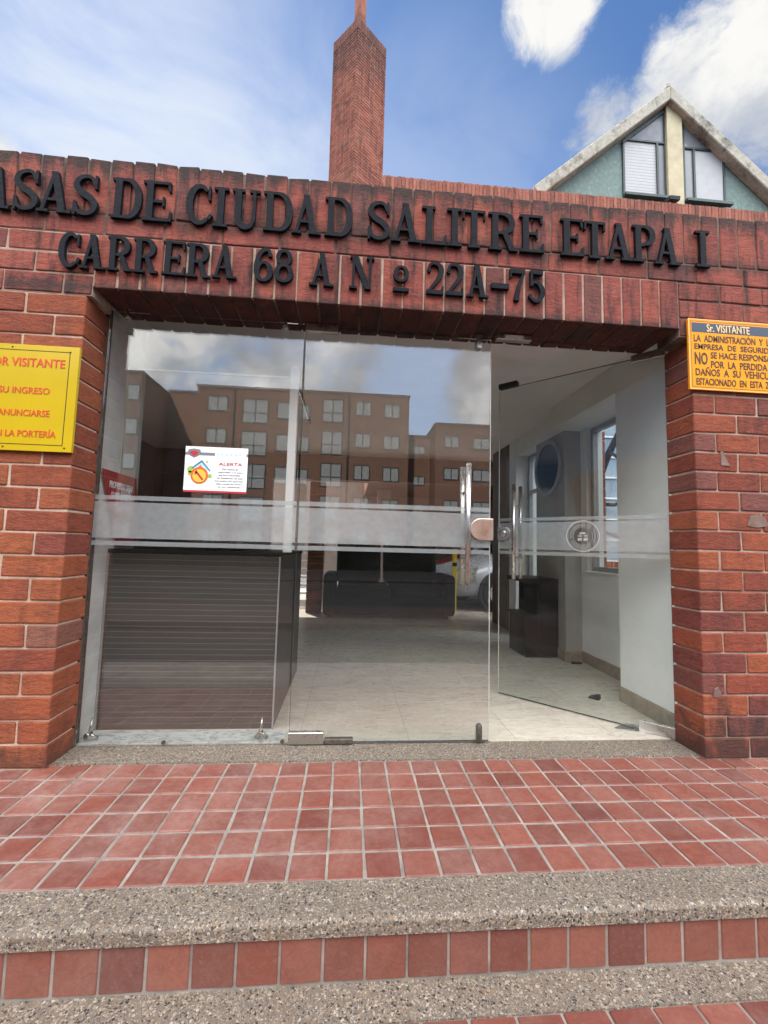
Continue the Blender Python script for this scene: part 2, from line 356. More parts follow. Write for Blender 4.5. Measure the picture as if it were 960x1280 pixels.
def frosted(name, op=0.62, col=(0.62, 0.645, 0.65)):
    t = NT(name); t.n.remove(t.b)
    tr = t.n.new('ShaderNodeBsdfTransparent'); df = t.n.new('ShaderNodeBsdfDiffuse'); df.inputs['Color'].default_value = (*col, 1)
    tl = t.n.new('ShaderNodeBsdfTranslucent'); tl.inputs['Color'].default_value = (*col, 1)
    gl = t.n.new('ShaderNodeBsdfGlossy'); gl.inputs['Roughness'].default_value = 0.04
    a = t.n.new('ShaderNodeMixShader'); a.inputs[0].default_value = 0.35; t.l.new(df.outputs[0], a.inputs[1]); t.l.new(tl.outputs[0], a.inputs[2])
    b = t.n.new('ShaderNodeMixShader'); t.l.new(t.ramp(t.noise(30, 5), [(0.3, op-0.05), (0.7, op+0.05)]), b.inputs[0]); t.l.new(tr.outputs[0], b.inputs[1]); t.l.new(a.outputs[0], b.inputs[2])
    c = t.n.new('ShaderNodeMixShader'); c.inputs[0].default_value = 0.10; t.l.new(b.outputs[0], c.inputs[1]); t.l.new(gl.outputs[0], c.inputs[2])
    t.l.new(c.outputs[0], t.out.inputs[0]); return t.m
m_frost = frosted('frosted film', 0.58, (0.52, 0.545, 0.55)); m_etch = frosted('white etched film', 0.82, (0.78, 0.8, 0.8))
m_winlit = NT('street window glass')
m_winlit.set('Base Color', m_winlit.ramp(m_winlit.island(), [(0, (0.10, 0.10, 0.10)), (0.2, (0.42, 0.42, 0.40)), (0.5, (0.7, 0.68, 0.62)), (0.8, (0.84, 0.82, 0.76))], 'CONSTANT')).set('Roughness', 0.12).set('Specular IOR Level', 0.8)
m_winlit = m_winlit.m
def sign_paint(name, col, rough=0.3, spec=0.3):
    t = NT(name); n = t.noise(5, 7, 0.6); t.set('Specular IOR Level', spec)
    t.set('Base Color', t.ramp(n, [(0.3, tuple(c*0.9 for c in col)), (0.7, col)])); t.set('Roughness', rough); return t.m
m_ysign = sign_paint('yellow acrylic', (0.56, 0.39, 0.012), 0.16, 0.35); m_osign = sign_paint('orange acrylic', (0.90, 0.33, 0.008), 0.45, 0.15)
m_oline = sign_paint('pale orange rim', (0.85, 0.50, 0.16)); m_navy = sign_paint('slate blue print', (0.05, 0.07, 0.11)); m_ink = sign_paint('brown ink', (0.055, 0.045, 0.03))
m_redink = sign_paint('red ink', (0.62, 0.07, 0.03)); m_oink = sign_paint('cream print', (0.88, 0.62, 0.30)); m_blackline = sign_paint('black line', (0.02, 0.02, 0.015))
m_pred = sign_paint('poster red', (0.52, 0.04, 0.06)); m_pgrey = sign_paint('poster grey ink', (0.20, 0.22, 0.24)); m_pyel = sign_paint('poster yellow', (0.80, 0.52, 0.08))
m_pgreen = sign_paint('poster green', (0.36, 0.50, 0.10)); m_pblue = sign_paint('poster blue', (0.06, 0.20, 0.32)); m_psky = sign_paint('poster sky blue', (0.45, 0.68, 0.78)); m_porange = sign_paint('poster orange', (0.72, 0.14, 0.03))

# ------------------------------------------------------------------ mesh helpers
class MB:
    """collects shapes, links them as ONE mesh object"""
    def __init__(s): s.bm = bmesh.new(); s.mi = 0
    def _new(s, verts, faces):
        vs = [s.bm.verts.new(v) for v in verts]
        for f in faces:
            try:
                fc = s.bm.faces.new([vs[i] for i in f]); fc.material_index = s.mi
            except ValueError: pass
        return vs
    def box(s, x0, x1, y0, y1, z0, z1, jit=0.0):
        j = lambda: random.uniform(-jit, jit) if jit else 0.0
        v = [(x+j(), y+j(), z+j()) for z in (z0, z1) for x, y in ((x0, y0), (x1, y0), (x1, y1), (x0, y1))]
        s._new(v, [(3,2,1,0), (4,5,6,7), (0,1,5,4), (1,2,6,5), (2,3,7,6), (3,0,4,7)]); return s
    def quad(s, a, b, c, d): s._new([a, b, c, d], [(0,1,2,3)]); return s
    def prism_xz(s, pts, y0, y1):
        """polygon in x,z (counter-clockwise seen from -y) extruded y0..y1"""
        n = len(pts)
        v = [(x, y0, z) for x, z in pts] + [(x, y1, z) for x, z in pts]
        s._new(v, [tuple(range(n)), tuple(reversed(range(n, 2*n)))] + [(i, n+i, n+(i+1) % n, (i+1) % n) for i in range(n)]); return s
    def prism_yz(s, pts, x0, x1):
        n = len(pts)
        v = [(x0, y, z) for y, z in pts] + [(x1, y, z) for y, z in pts]
        s._new(v, [tuple(reversed(range(n))), tuple(range(n, 2*n))] + [(i, (i+1) % n, n+(i+1) % n, n+i) for i in range(n)]); return s
    def prism_xy(s, pts, z0, z1):
        n = len(pts)
        v = [(x, y, z0) for x, y in pts] + [(x, y, z1) for x, y in pts]
        s._new(v, [tuple(reversed(range(n))), tuple(range(n, 2*n))] + [(i, (i+1) % n, n+(i+1) % n, n+i) for i in range(n)]); return s
    def tube(s, path, radii, seg=12, cap=True):
        path = [Vector(p) for p in path]
        if isinstance(radii, (int, float)): radii = [radii]*len(path)
        rings = []; ref = None
        for i, p in enumerate(path):
            d = (path[min(i+1, len(path)-1)] - path[max(i-1, 0)]).normalized()
            if ref is None: ref = d.orthogonal().normalized()
            a = (ref - d*ref.dot(d)).normalized(); ref = a; b = d.cross(a)
            rings.append([s.bm.verts.new(p + (a*math.cos(2*math.pi*k/seg) + b*math.sin(2*math.pi*k/seg))*radii[i]) for k in range(seg)])
        for r1, r2 in zip(rings, rings[1:]):
            for k in range(seg):
                fc = s.bm.faces.new((r1[k], r1[(k+1) % seg], r2[(k+1) % seg], r2[k])); fc.smooth = True; fc.material_index = s.mi
        if cap:
            for r in (rings[0][::-1], rings[-1]):
                fc = s.bm.faces.new(r); fc.material_index = s.mi
        return s
    def ring(s, c, axis, r_in, r_out, depth, seg=40):
        """flat ring with thickness, in plane normal to axis ('y' or 'x')"""
        c = Vector(c)
        def P(r, a, d):
            return c + (Vector((r*math.cos(a), d, r*math.sin(a))) if axis == 'y' else Vector((d, r*math.cos(a), r*math.sin(a))))
        L = []
        for k in range(seg):
            a = 2*math.pi*k/seg
            L.append([s.bm.verts.new(P(r, a, d)) for r, d in ((r_in, 0), (r_out, 0), (r_out, depth), (r_in, depth))])
        for k in range(seg):
            A, B = L[k], L[(k+1) % seg]
            for i in range(4):
                fc = s.bm.faces.new((A[i], A[(i+1) % 4], B[(i+1) % 4], B[i])); fc.material_index = s.mi
        return s
    def disc(s, c, axis, r, depth, seg=40):
        c = Vector(c); pts = []
        for k in range(seg):
            a = 2*math.pi*k/seg; pts.append((r*math.cos(a), r*math.sin(a)))
        if axis == 'y': return s.prism_xz([(c.x+p, c.z+q) for p, q in pts], c.y, c.y+depth)
        if axis == 'x': return s.prism_yz([(c.y+p, c.z+q) for p, q in pts], c.x, c.x+depth)
        return s.prism_xy([(c.x+p, c.y+q) for p, q in pts], c.z, c.z+depth)
    def build(s, name, mats, parent=None, bevel=0.0, seg=1, smooth=False, loc=None, rotz=None, subd=0):
        bmesh.ops.recalc_face_normals(s.bm, faces=s.bm.faces)
        me = bpy.data.meshes.new(name); s.bm.to_mesh(me); s.bm.free()
        if not isinstance(mats, (list, tuple)): mats = [mats]
        for m in mats: me.materials.append(m)
        if smooth:
            for p in me.polygons: p.use_smooth = True
        o = bpy.data.objects.new(name, me); COL.objects.link(o)
        if parent is not None:
            o.parent = parent
            o.matrix_parent_inverse = Matrix.Identity(4)
        if loc is not None: o.location = loc
        if rotz is not None: o.rotation_euler = (0, 0, rotz)
        if bevel:
            b = o.modifiers.new('bevel', 'BEVEL'); b.width = bevel; b.segments = seg; b.limit_method = 'ANGLE'; b.angle_limit = R(35)
        if subd:
            d = o.modifiers.new('sub', 'SUBSURF'); d.levels = subd; d.render_levels = subd
        return o
def tag(o, label, cat, group=None):
    o['label'] = label; o['category'] = cat
    if group: o['group'] = group
    return o
def kind(o, k='structure'): o['kind'] = k; return o
def thing(name, label, cat, loc=(0,0,0), rotz=0.0, group=None):
    o = bpy.data.objects.new(name, None); COL.objects.link(o); o.empty_display_size = 0.1
    o.location = loc; o.rotation_euler = (0, 0, rotz); tag(o, label, cat, group); return o

def text_mesh(s, bold=0.0, extrude=0.0008):
    cu = bpy.data.curves.new('writing', 'FONT'); cu.body = s; cu.offset = bold; cu.extrude = extrude; cu.resolution_u = 3; cu.size = 1
    o = bpy.data.objects.new('writing', cu); COL.objects.link(o)
    dg = bpy.context.evaluated_depsgraph_get(); dg.update()
    me = bpy.data.meshes.new_from_object(o.evaluated_get(dg))
    bpy.data.objects.remove(o); bpy.data.curves.remove(cu); return me
def writing(items, y, m, parent, name='writing', basis=None):
    for it in items: write_line([it], y, m, parent, name, basis)
def write_line(items, y, m, parent, name='writing', basis=None):
    """items: (string, x0, x1, z0, z1, bold); laid on the plane y facing -y; one mesh"""
    bm = bmesh.new()
    for s, x0, x1, z0, z1, bold in items:
        me = text_mesh(s, bold); xs = [v.co.x for v in me.vertices]; ys = [v.co.y for v in me.vertices]
        if not xs: continue
        # vertical extent from a capital, so accents and descenders do not squash the line
        ref = text_mesh('E', bold); ry = [v.co.y for v in ref.vertices]; ry0, ry1 = min(ry), max(ry); bpy.data.meshes.remove(ref)
        ax, bx = min(xs), max(xs)
        for v in me.vertices:
            v.co = Vector((x0 + (v.co.x-ax)/(bx-ax)*(x1-x0), y - v.co.z, z0 + (v.co.y-ry0)/(ry1-ry0)*(z1-z0)))
        bm.from_mesh(me); bpy.data.meshes.remove(me)
    if basis is not None: bm.transform(basis)
    me = bpy.data.meshes.new(name); bm.to_mesh(me); bm.free(); me.materials.append(m)
    o = bpy.data.objects.new(name, me); COL.objects.link(o)
    if parent is not None: o.parent = parent
    return o

# ================================================================== GROUND AND STEPS
g = MB(); g.box(-120, 120, -120, 90, -1.2, -0.62); kind(g.build('ground', m_asphalt))
rd = MB(); rd.quad((-90, -17, -0.616), (90, -17, -0.616), (90, -8.5, -0.616), (-90, -8.5, -0.616)); kind(rd.build('road', m_asphalt))
kb = MB(); kb.box(-90, 90, -8.5, -8.35, -0.615, -0.5); kb.box(-90, 90, -17.15, -17.0, -0.615, -0.5); kind(kb.build('kerb', m_paver, bevel=0.02))
pv = MB(); pv.box(-90, 90, -8.35, -6.0, -0.61, -0.5); kind(pv.build('pavement', m_paver))
XL, XR = -3.6, 4.8
st = MB()                                             # the concrete body of the stair
st.box(XL, XR, -0.811, 6.0, -0.6, -0.0045)
st.box(XL, XR, -2.0, -0.8115, -0.6, -0.1765)
kind(st.build('stair_body', m_grout))
PT = 0.12                                             # tile pitch
tl = MB(); Y0 = 0.0395
for r in range(6):
    for c in range(-31, 40):
        x0 = c*PT; x1 = x0+PT
        if x0 < XL or x1 > XR: continue
        g2 = 0.0052; jz = random.uniform(-0.0012, 0.0012)
        ex = random.uniform(-.001, .001); ey = random.uniform(-.001, .001)
        y1 = Y0 - r*PT - g2 + ey; y0 = Y0-(r+1)*PT + g2 + ey
        tl.box(x0+g2+ex, x1-g2+ex, y0, y1, -0.02, -0.001+jz, 0.0013)
kind(tl.build('landing_tiles', m_tile, bevel=0.003))
nz = MB()
nz.prism_yz([(-0.8225, -0.046), (-0.8225, -0.010), (-0.815, -0.002), (-0.805, 0.0005), (-0.6825, 0.0005), (-0.6825, -0.06), (-0.8, -0.06), (-0.8, -0.046)], XL, XR)
kind(nz.build('step_nosing', m_pebble, bevel=0.002))
rt_ = MB()
for c in range(-33, 44):
    x0 = c*0.1155 + 0.0115; x1 = x0+0.1155
    if x0 < XL or x1 > XR: continue
    e = random.uniform(-.001, .001)
    rt_.box(x0+0.0035+e, x1-0.0035+e, -0.8145+random.uniform(-.001, .001), -0.80, -0.163, -0.048, 0.0008)
kind(rt_.build('riser_tiles', m_riser, bevel=0.003))
t2 = MB(); t2.box(XL, XR, -0.9115, -0.806, -0.186, -0.1705); kind(t2.build('step_tread', m_pebble))
tl2 = MB()
for r in range(3):
    for c in range(-31, 40):
        x0 = c*0.122+0.008; x1 = x0+0.122
        if x0 < XL or x1 > XR: continue
        tl2.box(x0+0.004, x1-0.004, -0.9135-(r+1)*0.122+0.004, -0.9135-r*0.122, -0.19, -0.1715+random.uniform(-.001, .001), 0.0008)
kind(tl2.build('lower_tiles', m_tile, bevel=0.003))
n2 = MB(); n2.box(XL, XR, -1.42, -1.2815, -0.215, -0.171); kind(n2.build('lower_nosing', m_pebble, bevel=0.006))
r2 = MB()
for k, (ya, zt) in enumerate(((-1.70, -0.34), (-2.0, -0.5))): r2.box(XL, XR, ya-0.3, ya, -0.6, zt+0.001)
kind(r2.build('lower_steps', m_pebble, bevel=0.004))
th = MB(); th.prism_xy([(-1.016, 0.0405), (2.076, 0.0405), (2.12, 0.2), (2.12, 0.216), (-1.04, 0.216), (-1.04, 0.2)], -0.05, 0.004)
kind(th.build('threshold', m_pebble))

# ================================================================== ENTRANCE BUILDING
H = 0.1038
lodge = thing('entrance_building', 'single storey red brick entrance lodge with a wide glass doorway', 'building')
OL, OR_, OT = -1.018, 2.078, 2.222                     # doorway in the brick
def stretchers(mb, xa, xb, flip, corner_right, z_top, k0=0, depth=0.20, L=0.25):
    """running bond between xa and xb; the doorway corner brick shows its full depth"""
    k = k0
    while True:
        z0 = k*H; z1 = z0+H
        if z1 > z_top+0.001: break
        off = (L/2 if k % 2 else L) * 1.0
        if corner_right:
            x = xb; first = True
            while x > xa:
                w = off if first else L
                mb.box(max(xa, x-w)+0.005, x-(0 if first else 0.005), random.uniform(-.0018, .0018), depth if first else 0.11, z0+0.0043, z1-0.0043, 0.002); x -= w; first = False
        else:
            x = xa; first = True
            while x < xb:
                w = off if first else L
                mb.box(x+(0 if first else 0.005), min(xb, x+w)-0.005, random.uniform(-.0018, .0018), depth if first else 0.11, z0+0.0043, z1-0.0043, 0.002); x += w; first = False
        k += 1
pl = MB(); stretchers(pl, -4.6, OL, 0, True, 21*H+0.01, L=0.27)
pl.build('brick_pier', m_brick, lodge, bevel=0.006, seg=2)
pr = MB(); stretchers(pr, OR_, 5.6, 0, False, 21*H+0.01, L=0.245)
pr.build('brick_pier', m_brick_r, lodge, bevel=0.006, seg=2)
# courses beside the lintel and above it
sc = MB()
for k in (21, 22, 23):
    z0, z1 = k*H, (k+1)*H
    x = -0.992; first = True
    while x > -4.6:
        w = (0.135 if k % 2 else 0.27) if first else 0.27
        sc.box(max(-4.6, x-w)+0.005, x-0.005, random.uniform(-.002, .002), 0.11, z0+0.005, z1-0.005, 0.002); x -= w; first = False
    x = 2.012; first = True
    while x < 5.6:
        w = (0.245 if k % 2 else 0.37) if first else 0.245
        sc.box(x+0.005, min(5.6, x+w)-0.005, random.uniform(-.002, .002), 0.11, z0+0.005, z1-0.005, 0.002); x += w; first = False
x = -4.6
while x < 5.6:
    w = 0.28
    sc.box(x+0.004, min(5.6, x+w)-0.004, random.uniform(-.002, .002), 0.11, 24*H+0.004, 25*H-0.004, 0.002); x += w
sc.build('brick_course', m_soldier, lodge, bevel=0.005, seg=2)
so = MB(); n = 28; w = (2.012+0.992)/n
for i in range(n):
    x0 = -0.992+i*w
    so.box(x0+0.005, x0+w-0.005, random.uniform(-.003, .002), 0.23, OT+random.uniform(-.002, .002), 24*H-0.004, 0.002)
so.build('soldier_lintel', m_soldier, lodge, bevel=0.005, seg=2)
sp = MB(); x = -4.6
while x < 5.6:
    w = 0.1075+random.uniform(-.003, .003)
    sp.box(x+0.004, x+w-0.004, random.uniform(-.004, .002), 0.23, 25*H+0.003, 2.887+random.uniform(-.004, .004), 0.003); x += w
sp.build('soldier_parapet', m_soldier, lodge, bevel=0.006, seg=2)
so2 = MB()                                             # inner rows of the soffit, behind the front soldiers
for i in range(28):
    x0 = -0.992+i*(3.004/28); so2.box(x0+0.005, x0+3.004/28-0.005, 0.237, 0.30, OT+random.uniform(-.002, .002), 2.33, 0.002)
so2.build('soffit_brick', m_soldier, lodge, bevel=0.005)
mo = MB()
mo.box(-4.6, OL-0.006, 0.0062, 0.18, -0.05, 21*H); mo.build('mortar', m_mortar_p, lodge); mo = MB(); mo.box(OR_+0.006, 5.6, 0.0062, 0.18, -0.05, 21*H)
mo.build('mortar', m_mortar, lodge)
for q, mm in (((-4.59, -0.994, 0.005, 0.17, 21*H+0.0005, 24*H), m_mortar), ((2.014, 5.59, 0.005, 0.17, 21*H+0.0005, 24*H), m_mortar_d),
              ((-0.9935, 2.0135, 0.005, 0.030, OT+0.008, 24*H), m_mortar), ((-0.9935, 2.0135, 0.0305, 0.29, OT+0.007, 24*H-0.001), m_mortar_d), ((-4.59, 5.59, 0.005, 0.22, 24*H+0.0005, 2.878), m_mortar_d)):
    mo = MB(); mo.box(*q); mo.build('mortar', mm, lodge)
for pts in (((2.356, 1.170), (2.372, 1.223), (2.42, 1.231), (2.456, 1.223), (2.476, 1.173), (2.41, 1.163)), ((2.222, 1.487), (2.220, 1.557), (2.232, 1.567), (2.255, 1.515), (2.270, 1.485)), ((2.13, 0.302), (2.135, 0.34), (2.158, 0.352), (2.175, 0.322), (2.16, 0.30))):
    b = MB(); b.prism_xz([(x, z) for x, z in pts], -0.0035, 0.004); b.build('repair_patch', m_patch, lodge, bevel=0.001)
# lobby shell
CZ = 2.385
fl = MB(); P = 0.575
for i in range(-2, 5):
    for j in range(0, 9):
        x0 = 0.05+(i-0)*P*1.0; x0 = 0.05 + i*P; x1 = x0+P; y0 = 0.2165+j*P*0.99; y1 = y0+P*0.99
        x0c, x1c = max(x0, -2.6), min(x1, 2.47)
        if x1c-x0c < 0.05: continue
        fl.box(x0c+0.0015, x1c-0.0015, y0+(0 if j == 0 else 0.0015), min(y1, 4.55)-0.0015, -0.0135, 0.008)
kind(fl.build('lobby_floor', m_floor))
fg = MB(); fg.box(-2.6, 2.47, 0.2168, 4.55, -0.0138, 0.0066); kind(fg.build('floor_joint', m_skirt))
mb_ = MB(); mb_.box(-1.03, -0.02, 0.217, 0.372, 0.0085, 0.0115); kind(mb_.build('marble_sill', m_marble))
iw = MB()
iw.box(-1.20, -1.032, 0.2005, 0.66, 0.012, CZ)                      # near white wall stub on the reception side
iw.build('interior_wall', m_white_l, lodge)
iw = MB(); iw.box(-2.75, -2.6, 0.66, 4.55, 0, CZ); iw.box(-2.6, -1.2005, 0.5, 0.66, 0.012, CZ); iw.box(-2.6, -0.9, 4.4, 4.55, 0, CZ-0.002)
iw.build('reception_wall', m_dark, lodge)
iw = MB()
iw.box(2.17, 2.62, 0.2305, 0.80, 0.012, 2.17)                       # pilaster by the open leaf
iw.box(2.46, 2.62, 0.8005, 0.95, 0.012, 2.17); iw.box(2.46, 2.62, 0.95, 1.69, 0.012, 0.83); iw.box(2.46, 2.62, 1.6905, 1.79, 0.012, 2.17)
iw.box(2.17, 2.62, 0.2305, 1.79, 2.1705, CZ); iw.box(2.30, 2.62, 1.7905, 2.95, 2.1705, CZ)
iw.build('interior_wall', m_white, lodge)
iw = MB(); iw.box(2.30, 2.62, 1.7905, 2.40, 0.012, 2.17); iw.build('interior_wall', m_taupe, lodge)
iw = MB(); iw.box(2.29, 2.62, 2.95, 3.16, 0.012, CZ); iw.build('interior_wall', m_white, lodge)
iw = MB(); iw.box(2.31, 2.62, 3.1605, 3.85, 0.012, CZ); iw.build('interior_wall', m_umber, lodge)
sk = MB()
sk.box(2.156, 2.1695, 0.26, 0.8, 0.0085, 0.105); sk.box(2.1695, 2.46, 0.8, 0.813, 0.0085, 0.105)
sk.box(2.447, 2.4595, 0.814, 1.776, 0.0085, 0.105); sk.box(2.287, 2.46, 1.777, 1.79, 0.0085, 0.105); sk.box(2.287, 2.2995, 1.791, 2.39, 0.0085, 0.105)
sk.build('skirting', m_skirt, lodge, bevel=0.002)
ce = MB(); ce.box(-2.7, 2.62, 0.302, 4.6, CZ+0.001, CZ+0.10); ce.build('ceiling', m_ceil, lodge)
ro = MB(); ro.box(-4.5, 2.66, 0.24, 4.75, CZ+0.102, 2.64); ro.build('roof_slab', m_roof, lodge)
ro = MB(); ro.box(-4.5, 0.68, 4.752, 6.3, CZ+0.102, 2.60); ro.build('roof_slab', m_roof, lodge)  # unseen canopy, added to keep direct sun off the lobby floor
jl = MB(); jl.box(-1.0335, -1.0185, 0.19, 0.235, 0.0, 2.23); jl.build('jamb_sealant', m_greencast, lodge)
bb = MB(); bb.box(-2.6, 2.62, 4.38, 4.60, 2.01, CZ-0.001); bb.build('back_beam', m_beam, lodge)
# side window of the lobby
wf = MB(); X = 2.50
wf.box(X, X+0.05, 0.953, 0.995, 0.843, 2.165); wf.box(X, X+0.05, 1.645, 1.687, 0.843, 2.165); wf.box(X, X+0.05, 0.995, 1.645, 0.843, 0.885); wf.box(X, X+0.05, 0.995, 1.645, 2.12, 2.165)
wobj = wf.build('window_frame', m_alu, lodge, bevel=0.003)
wg = MB(); wg.box(X+0.02, X+0.026, 0.995, 1.645, 0.885, 2.12); wg.build('pane', m_pane, wobj)
sl = MB(); sl.box(2.44, 2.50, 0.94, 1.70, 0.8305, 0.8425); sl.build('sill', m_white, lodge, bevel=0.003)
# full height side light beyond the mirror
wf = MB(); X = 2.44
for ya, yb in ((2.401, 2.44), (2.66, 2.69), (2.91, 2.949)): wf.box(X, X+0.05, ya, yb, 0.012, 2.17)
wf.box(X, X+0.05, 2.44, 2.66, 2.13, 2.17); wf.box(X, X+0.05, 2.69, 2.91, 2.13, 2.17); wf.box(X, X+0.05, 2.44, 2.66, 1.70, 1.74); wf.box(X, X+0.05, 2.69, 2.91, 1.70, 1.74)
wobj = wf.build('window_frame', m_alu, lodge, bevel=0.003)
wg = MB(); wg.box(X+0.02, X+0.026, 2.44, 2.91, 0.02, 2.13); wg.build('pane', m_pane, wobj)
# brick jamb post at the back of the lobby
bp = MB()
for k in range(19):
    z0 = 0.01+k*H
    bp.box(-0.33, -0.10, 4.42, 4.62, z0+0.005, z0+H-0.005, 0.001)
bp.build('back_pillar', m_brick_r, lodge, bevel=0.004)
bq = MB(); bq.box(-0.322, -0.108, 4.428, 4.612, 0.0, 1.98); bq.build('pillar_mortar', m_mortar, lodge)

# ================================================================== RAISED METAL LETTERS
def glyph(ch, w, h, S=None):
    """a slab-serif capital as one mesh builder, box (0..w, 0..h), front at y=0, 20 mm deep"""
    mb = MB(); cnt = [0]
    S = S or 0.155*h; T = 0.075*h; F = 0.068*h
    def dep():
        cnt[0] += 1; return cnt[0]*0.0004
    def rect(x0, z0, x1, z1): mb.box(x0, x1, dep(), 0.019, z0, z1)
    def poly(p): mb.prism_xz(p, dep(), 0.019)
    def stroke(pts, wid):
        pts = [Vector(p) for p in pts]; n = len(pts); Lf, Rt = [], []
        for i, p in enumerate(pts):
            d = (pts[min(i+1, n-1)]-pts[max(i-1, 0)]).normalized(); nn = Vector((-d.y, d.x))
            k = wid(i/(n-1)) if callable(wid) else wid
            Lf.append(p+nn*k/2); Rt.append(p-nn*k/2)
        d0 = dep(); v = []
        for a, b in zip(Lf, Rt): v += [(a.x, d0, a.y), (b.x, d0, b.y), (b.x, 0.019, b.y), (a.x, 0.019, a.y)]
        f = []
        for i in range(n-1):
            o = 4*i
            f += [(o, o+1, o+5, o+4), (o+1, o+2, o+6, o+5), (o+2, o+3, o+7, o+6), (o+3, o, o+4, o+7)]
        f += [(3, 2, 1, 0), (4*n-4, 4*n-3, 4*n-2, 4*n-1)]
        mb._new(v, f)
    def arc(cx, cz, rx, rz, a0, a1, n=22, p=1.0):
        out = []
        for i in range(n+1):
            a = R(a0+(a1-a0)*i/n); c, s_ = math.cos(a), math.sin(a)
            out.append((cx+rx*math.copysign(abs(c)**p, c), cz+rz*math.copysign(abs(s_)**p, s_)))
        return out
    def spl(ctrl, n=9):
        P_ = [Vector(c) for c in ctrl]; P_ = [P_[0]*2-P_[1]] + P_ + [P_[-1]*2-P_[-2]]; out = []
        for i in range(1, len(P_)-2):
            for k in range(n):
                t = k/n; a, b, c, d = P_[i-1:i+3]
                out.append(0.5*((2*b)+(c-a)*t+(2*a-5*b+4*c-d)*t*t+(3*b-a-3*c+d)*t**3))
        out.append(P_[-2]); return [tuple(o) for o in out]
    thick = lambda u: T + (S-T)*math.sin(math.pi*u)**1.2
    if ch == 'I':
        c = w/2; rect(c-S/2, 0, c+S/2, h); rect(0, 0, w, F); rect(0, h-F, w, h)
    elif ch == 'L':
        x = 0.30*w; rect(x-S/2, 0, x+S/2, h); rect(0, h-F, x+S/2+0.12*w, h); rect(0, 0, w, F); poly([(w-0.09*h, 0), (w, 0), (w, 0.27*h), (w-0.045*h, 0.27*h)])
    elif ch == 'T':
        c = w/2; rect(c-S/2, 0, c+S/2, h); rect(c-0.27*w, 0, c+0.27*w, F); rect(0, h-F, w, h); rect(0, h-0.24*h, 0.045*h, h); rect(w-0.045*h, h-0.24*h, w, h)
    elif ch == 'E':
        x = 0.24*w; rect(x-S/2, 0, x+S/2, h); rect(0, 0, w, F); rect(0, h-F, 0.95*w, h); rect(x, 0.5*h-F/2, 0.72*w, 0.5*h+F/2)
        rect(0.68*w, 0.38*h, 0.75*w, 0.62*h); poly([(w-0.09*h, 0), (w, 0), (w, 0.25*h), (w-0.04*h, 0.25*h)]); poly([(0.95*w-0.04*h, 0.77*h), (0.95*w, 0.77*h), (0.95*w, h), (0.95*w-0.09*h, h)])
    elif ch == 'D':
        x = 0.22*w; rect(x-S/2, 0, x+S/2, h); rect(0, 0, 0.5*w, F); rect(0, h-F, 0.5*w, h)
        stroke(arc(0.45*w, h/2, 0.55*w-S/2, h/2-F/2, 90, -90, 26, 0.85), lambda u: F+(S-F)*math.sin(math.pi*u)**0.8)
    elif ch in 'PR':
        x = 0.22*w; rect(x-S/2, 0, x+S/2, h); rect(0, 0, x+S/2+0.13*w, F); rect(0, h-F, 0.5*w, h); rect(x, 0.46*h-F/2, 0.5*w, 0.46*h+F/2)
        rr = (0.90 if ch == 'R' else 0.98)*w
        stroke(arc(0.46*w, 0.73*h, rr-0.46*w-S/2, 0.27*h-F/2, 90, -90, 22, 0.85), lambda u: F+(S-F)*math.sin(math.pi*u)**0.8)
        if ch == 'R': poly([(0.46*w, 0.47*h), (0.64*w, 0.49*h), (0.93*w, 0.0), (0.93*w-S*1.05, 0.0)]); rect(0.80*w, 0, w, F)
    elif ch == 'A':
        ax = 0.48*w; poly([(0.10*w, 0), (0.10*w+T, 0), (ax+T*0.5, h*0.97), (ax-T*0.5, h)]); poly([(0.86*w-S, 0), (0.86*w, 0), (ax+S*0.45, h), (ax-S*0.55, h)])
        rect(0.24*w, 0.28*h, 0.72*w, 0.28*h+F); rect(0, 0, 0.33*w, F); rect(0.58*w, 0, w, F)
    elif ch == 'N':
        rect(0.16*w-T/2, 0, 0.16*w+T/2, h); rect(0.84*w-T/2, 0, 0.84*w+T/2, h); poly([(0.86*w-S, 0), (0.84*w+T/2, 0), (0.16*w+S*0.8, h), (0.06*w, h)])
        rect(0, 0, 0.33*w, F); rect(0.68*w, h-F, w, h); rect(0, h-F, 0.2*w, h)
    elif ch == 'U':
        x = 0.22*w; z = 0.30*h
        stroke([(x, h)]+arc(x+(0.80*w-x)/2, z, (0.80*w-x)/2, z-T/2, 180, 360, 22)+[(0.80*w, h)], lambda u: T+(S-T)*max(0, 1-u*1.35)**0.4 if u < 0.74 else T)
        rect(0, h-F, 0.44*w, h); rect(0.62*w, h-F, w, h)
    elif ch == 'C':
        stroke(arc(0.53*w, h/2, 0.53*w-S/2, h/2-T/2, 48, 312, 34, 0.95), lambda u: T+(S-T)*max(0, math.sin(math.pi*u))**1.1)
        rect(0.93*w-0.055*h, 0.62*h, 0.93*w, 0.97*h); stroke([(0.86*w, 0.15*h), (0.97*w, 0.27*h)], T)
    elif ch == 'S':
        stroke(spl([(0.86*w, 0.74*h), (0.72*w, 0.92*h), (0.48*w, 0.96*h), (0.22*w, 0.88*h), (0.15*w, 0.71*h), (0.34*w, 0.56*h), (0.66*w, 0.44*h), (0.86*w, 0.27*h), (0.74*w, 0.09*h), (0.46*w, 0.035*h), (0.22*w, 0.10*h), (0.12*w, 0.28*h)]), lambda u: T+(S-T)*math.exp(-((u-0.5)/0.24)**2)*1.05)
        rect(0.82*w, 0.66*h, 0.92*w, 0.99*h); rect(0.05*w, 0.0, 0.15*w, 0.34*h)
    elif ch == '6':
        stroke(arc(w/2, 0.31*h, w/2-S/2, 0.31*h-T/2, 0, 360, 32), lambda u: T+(S-T)*abs(math.cos(2*math.pi*u))**1.2)
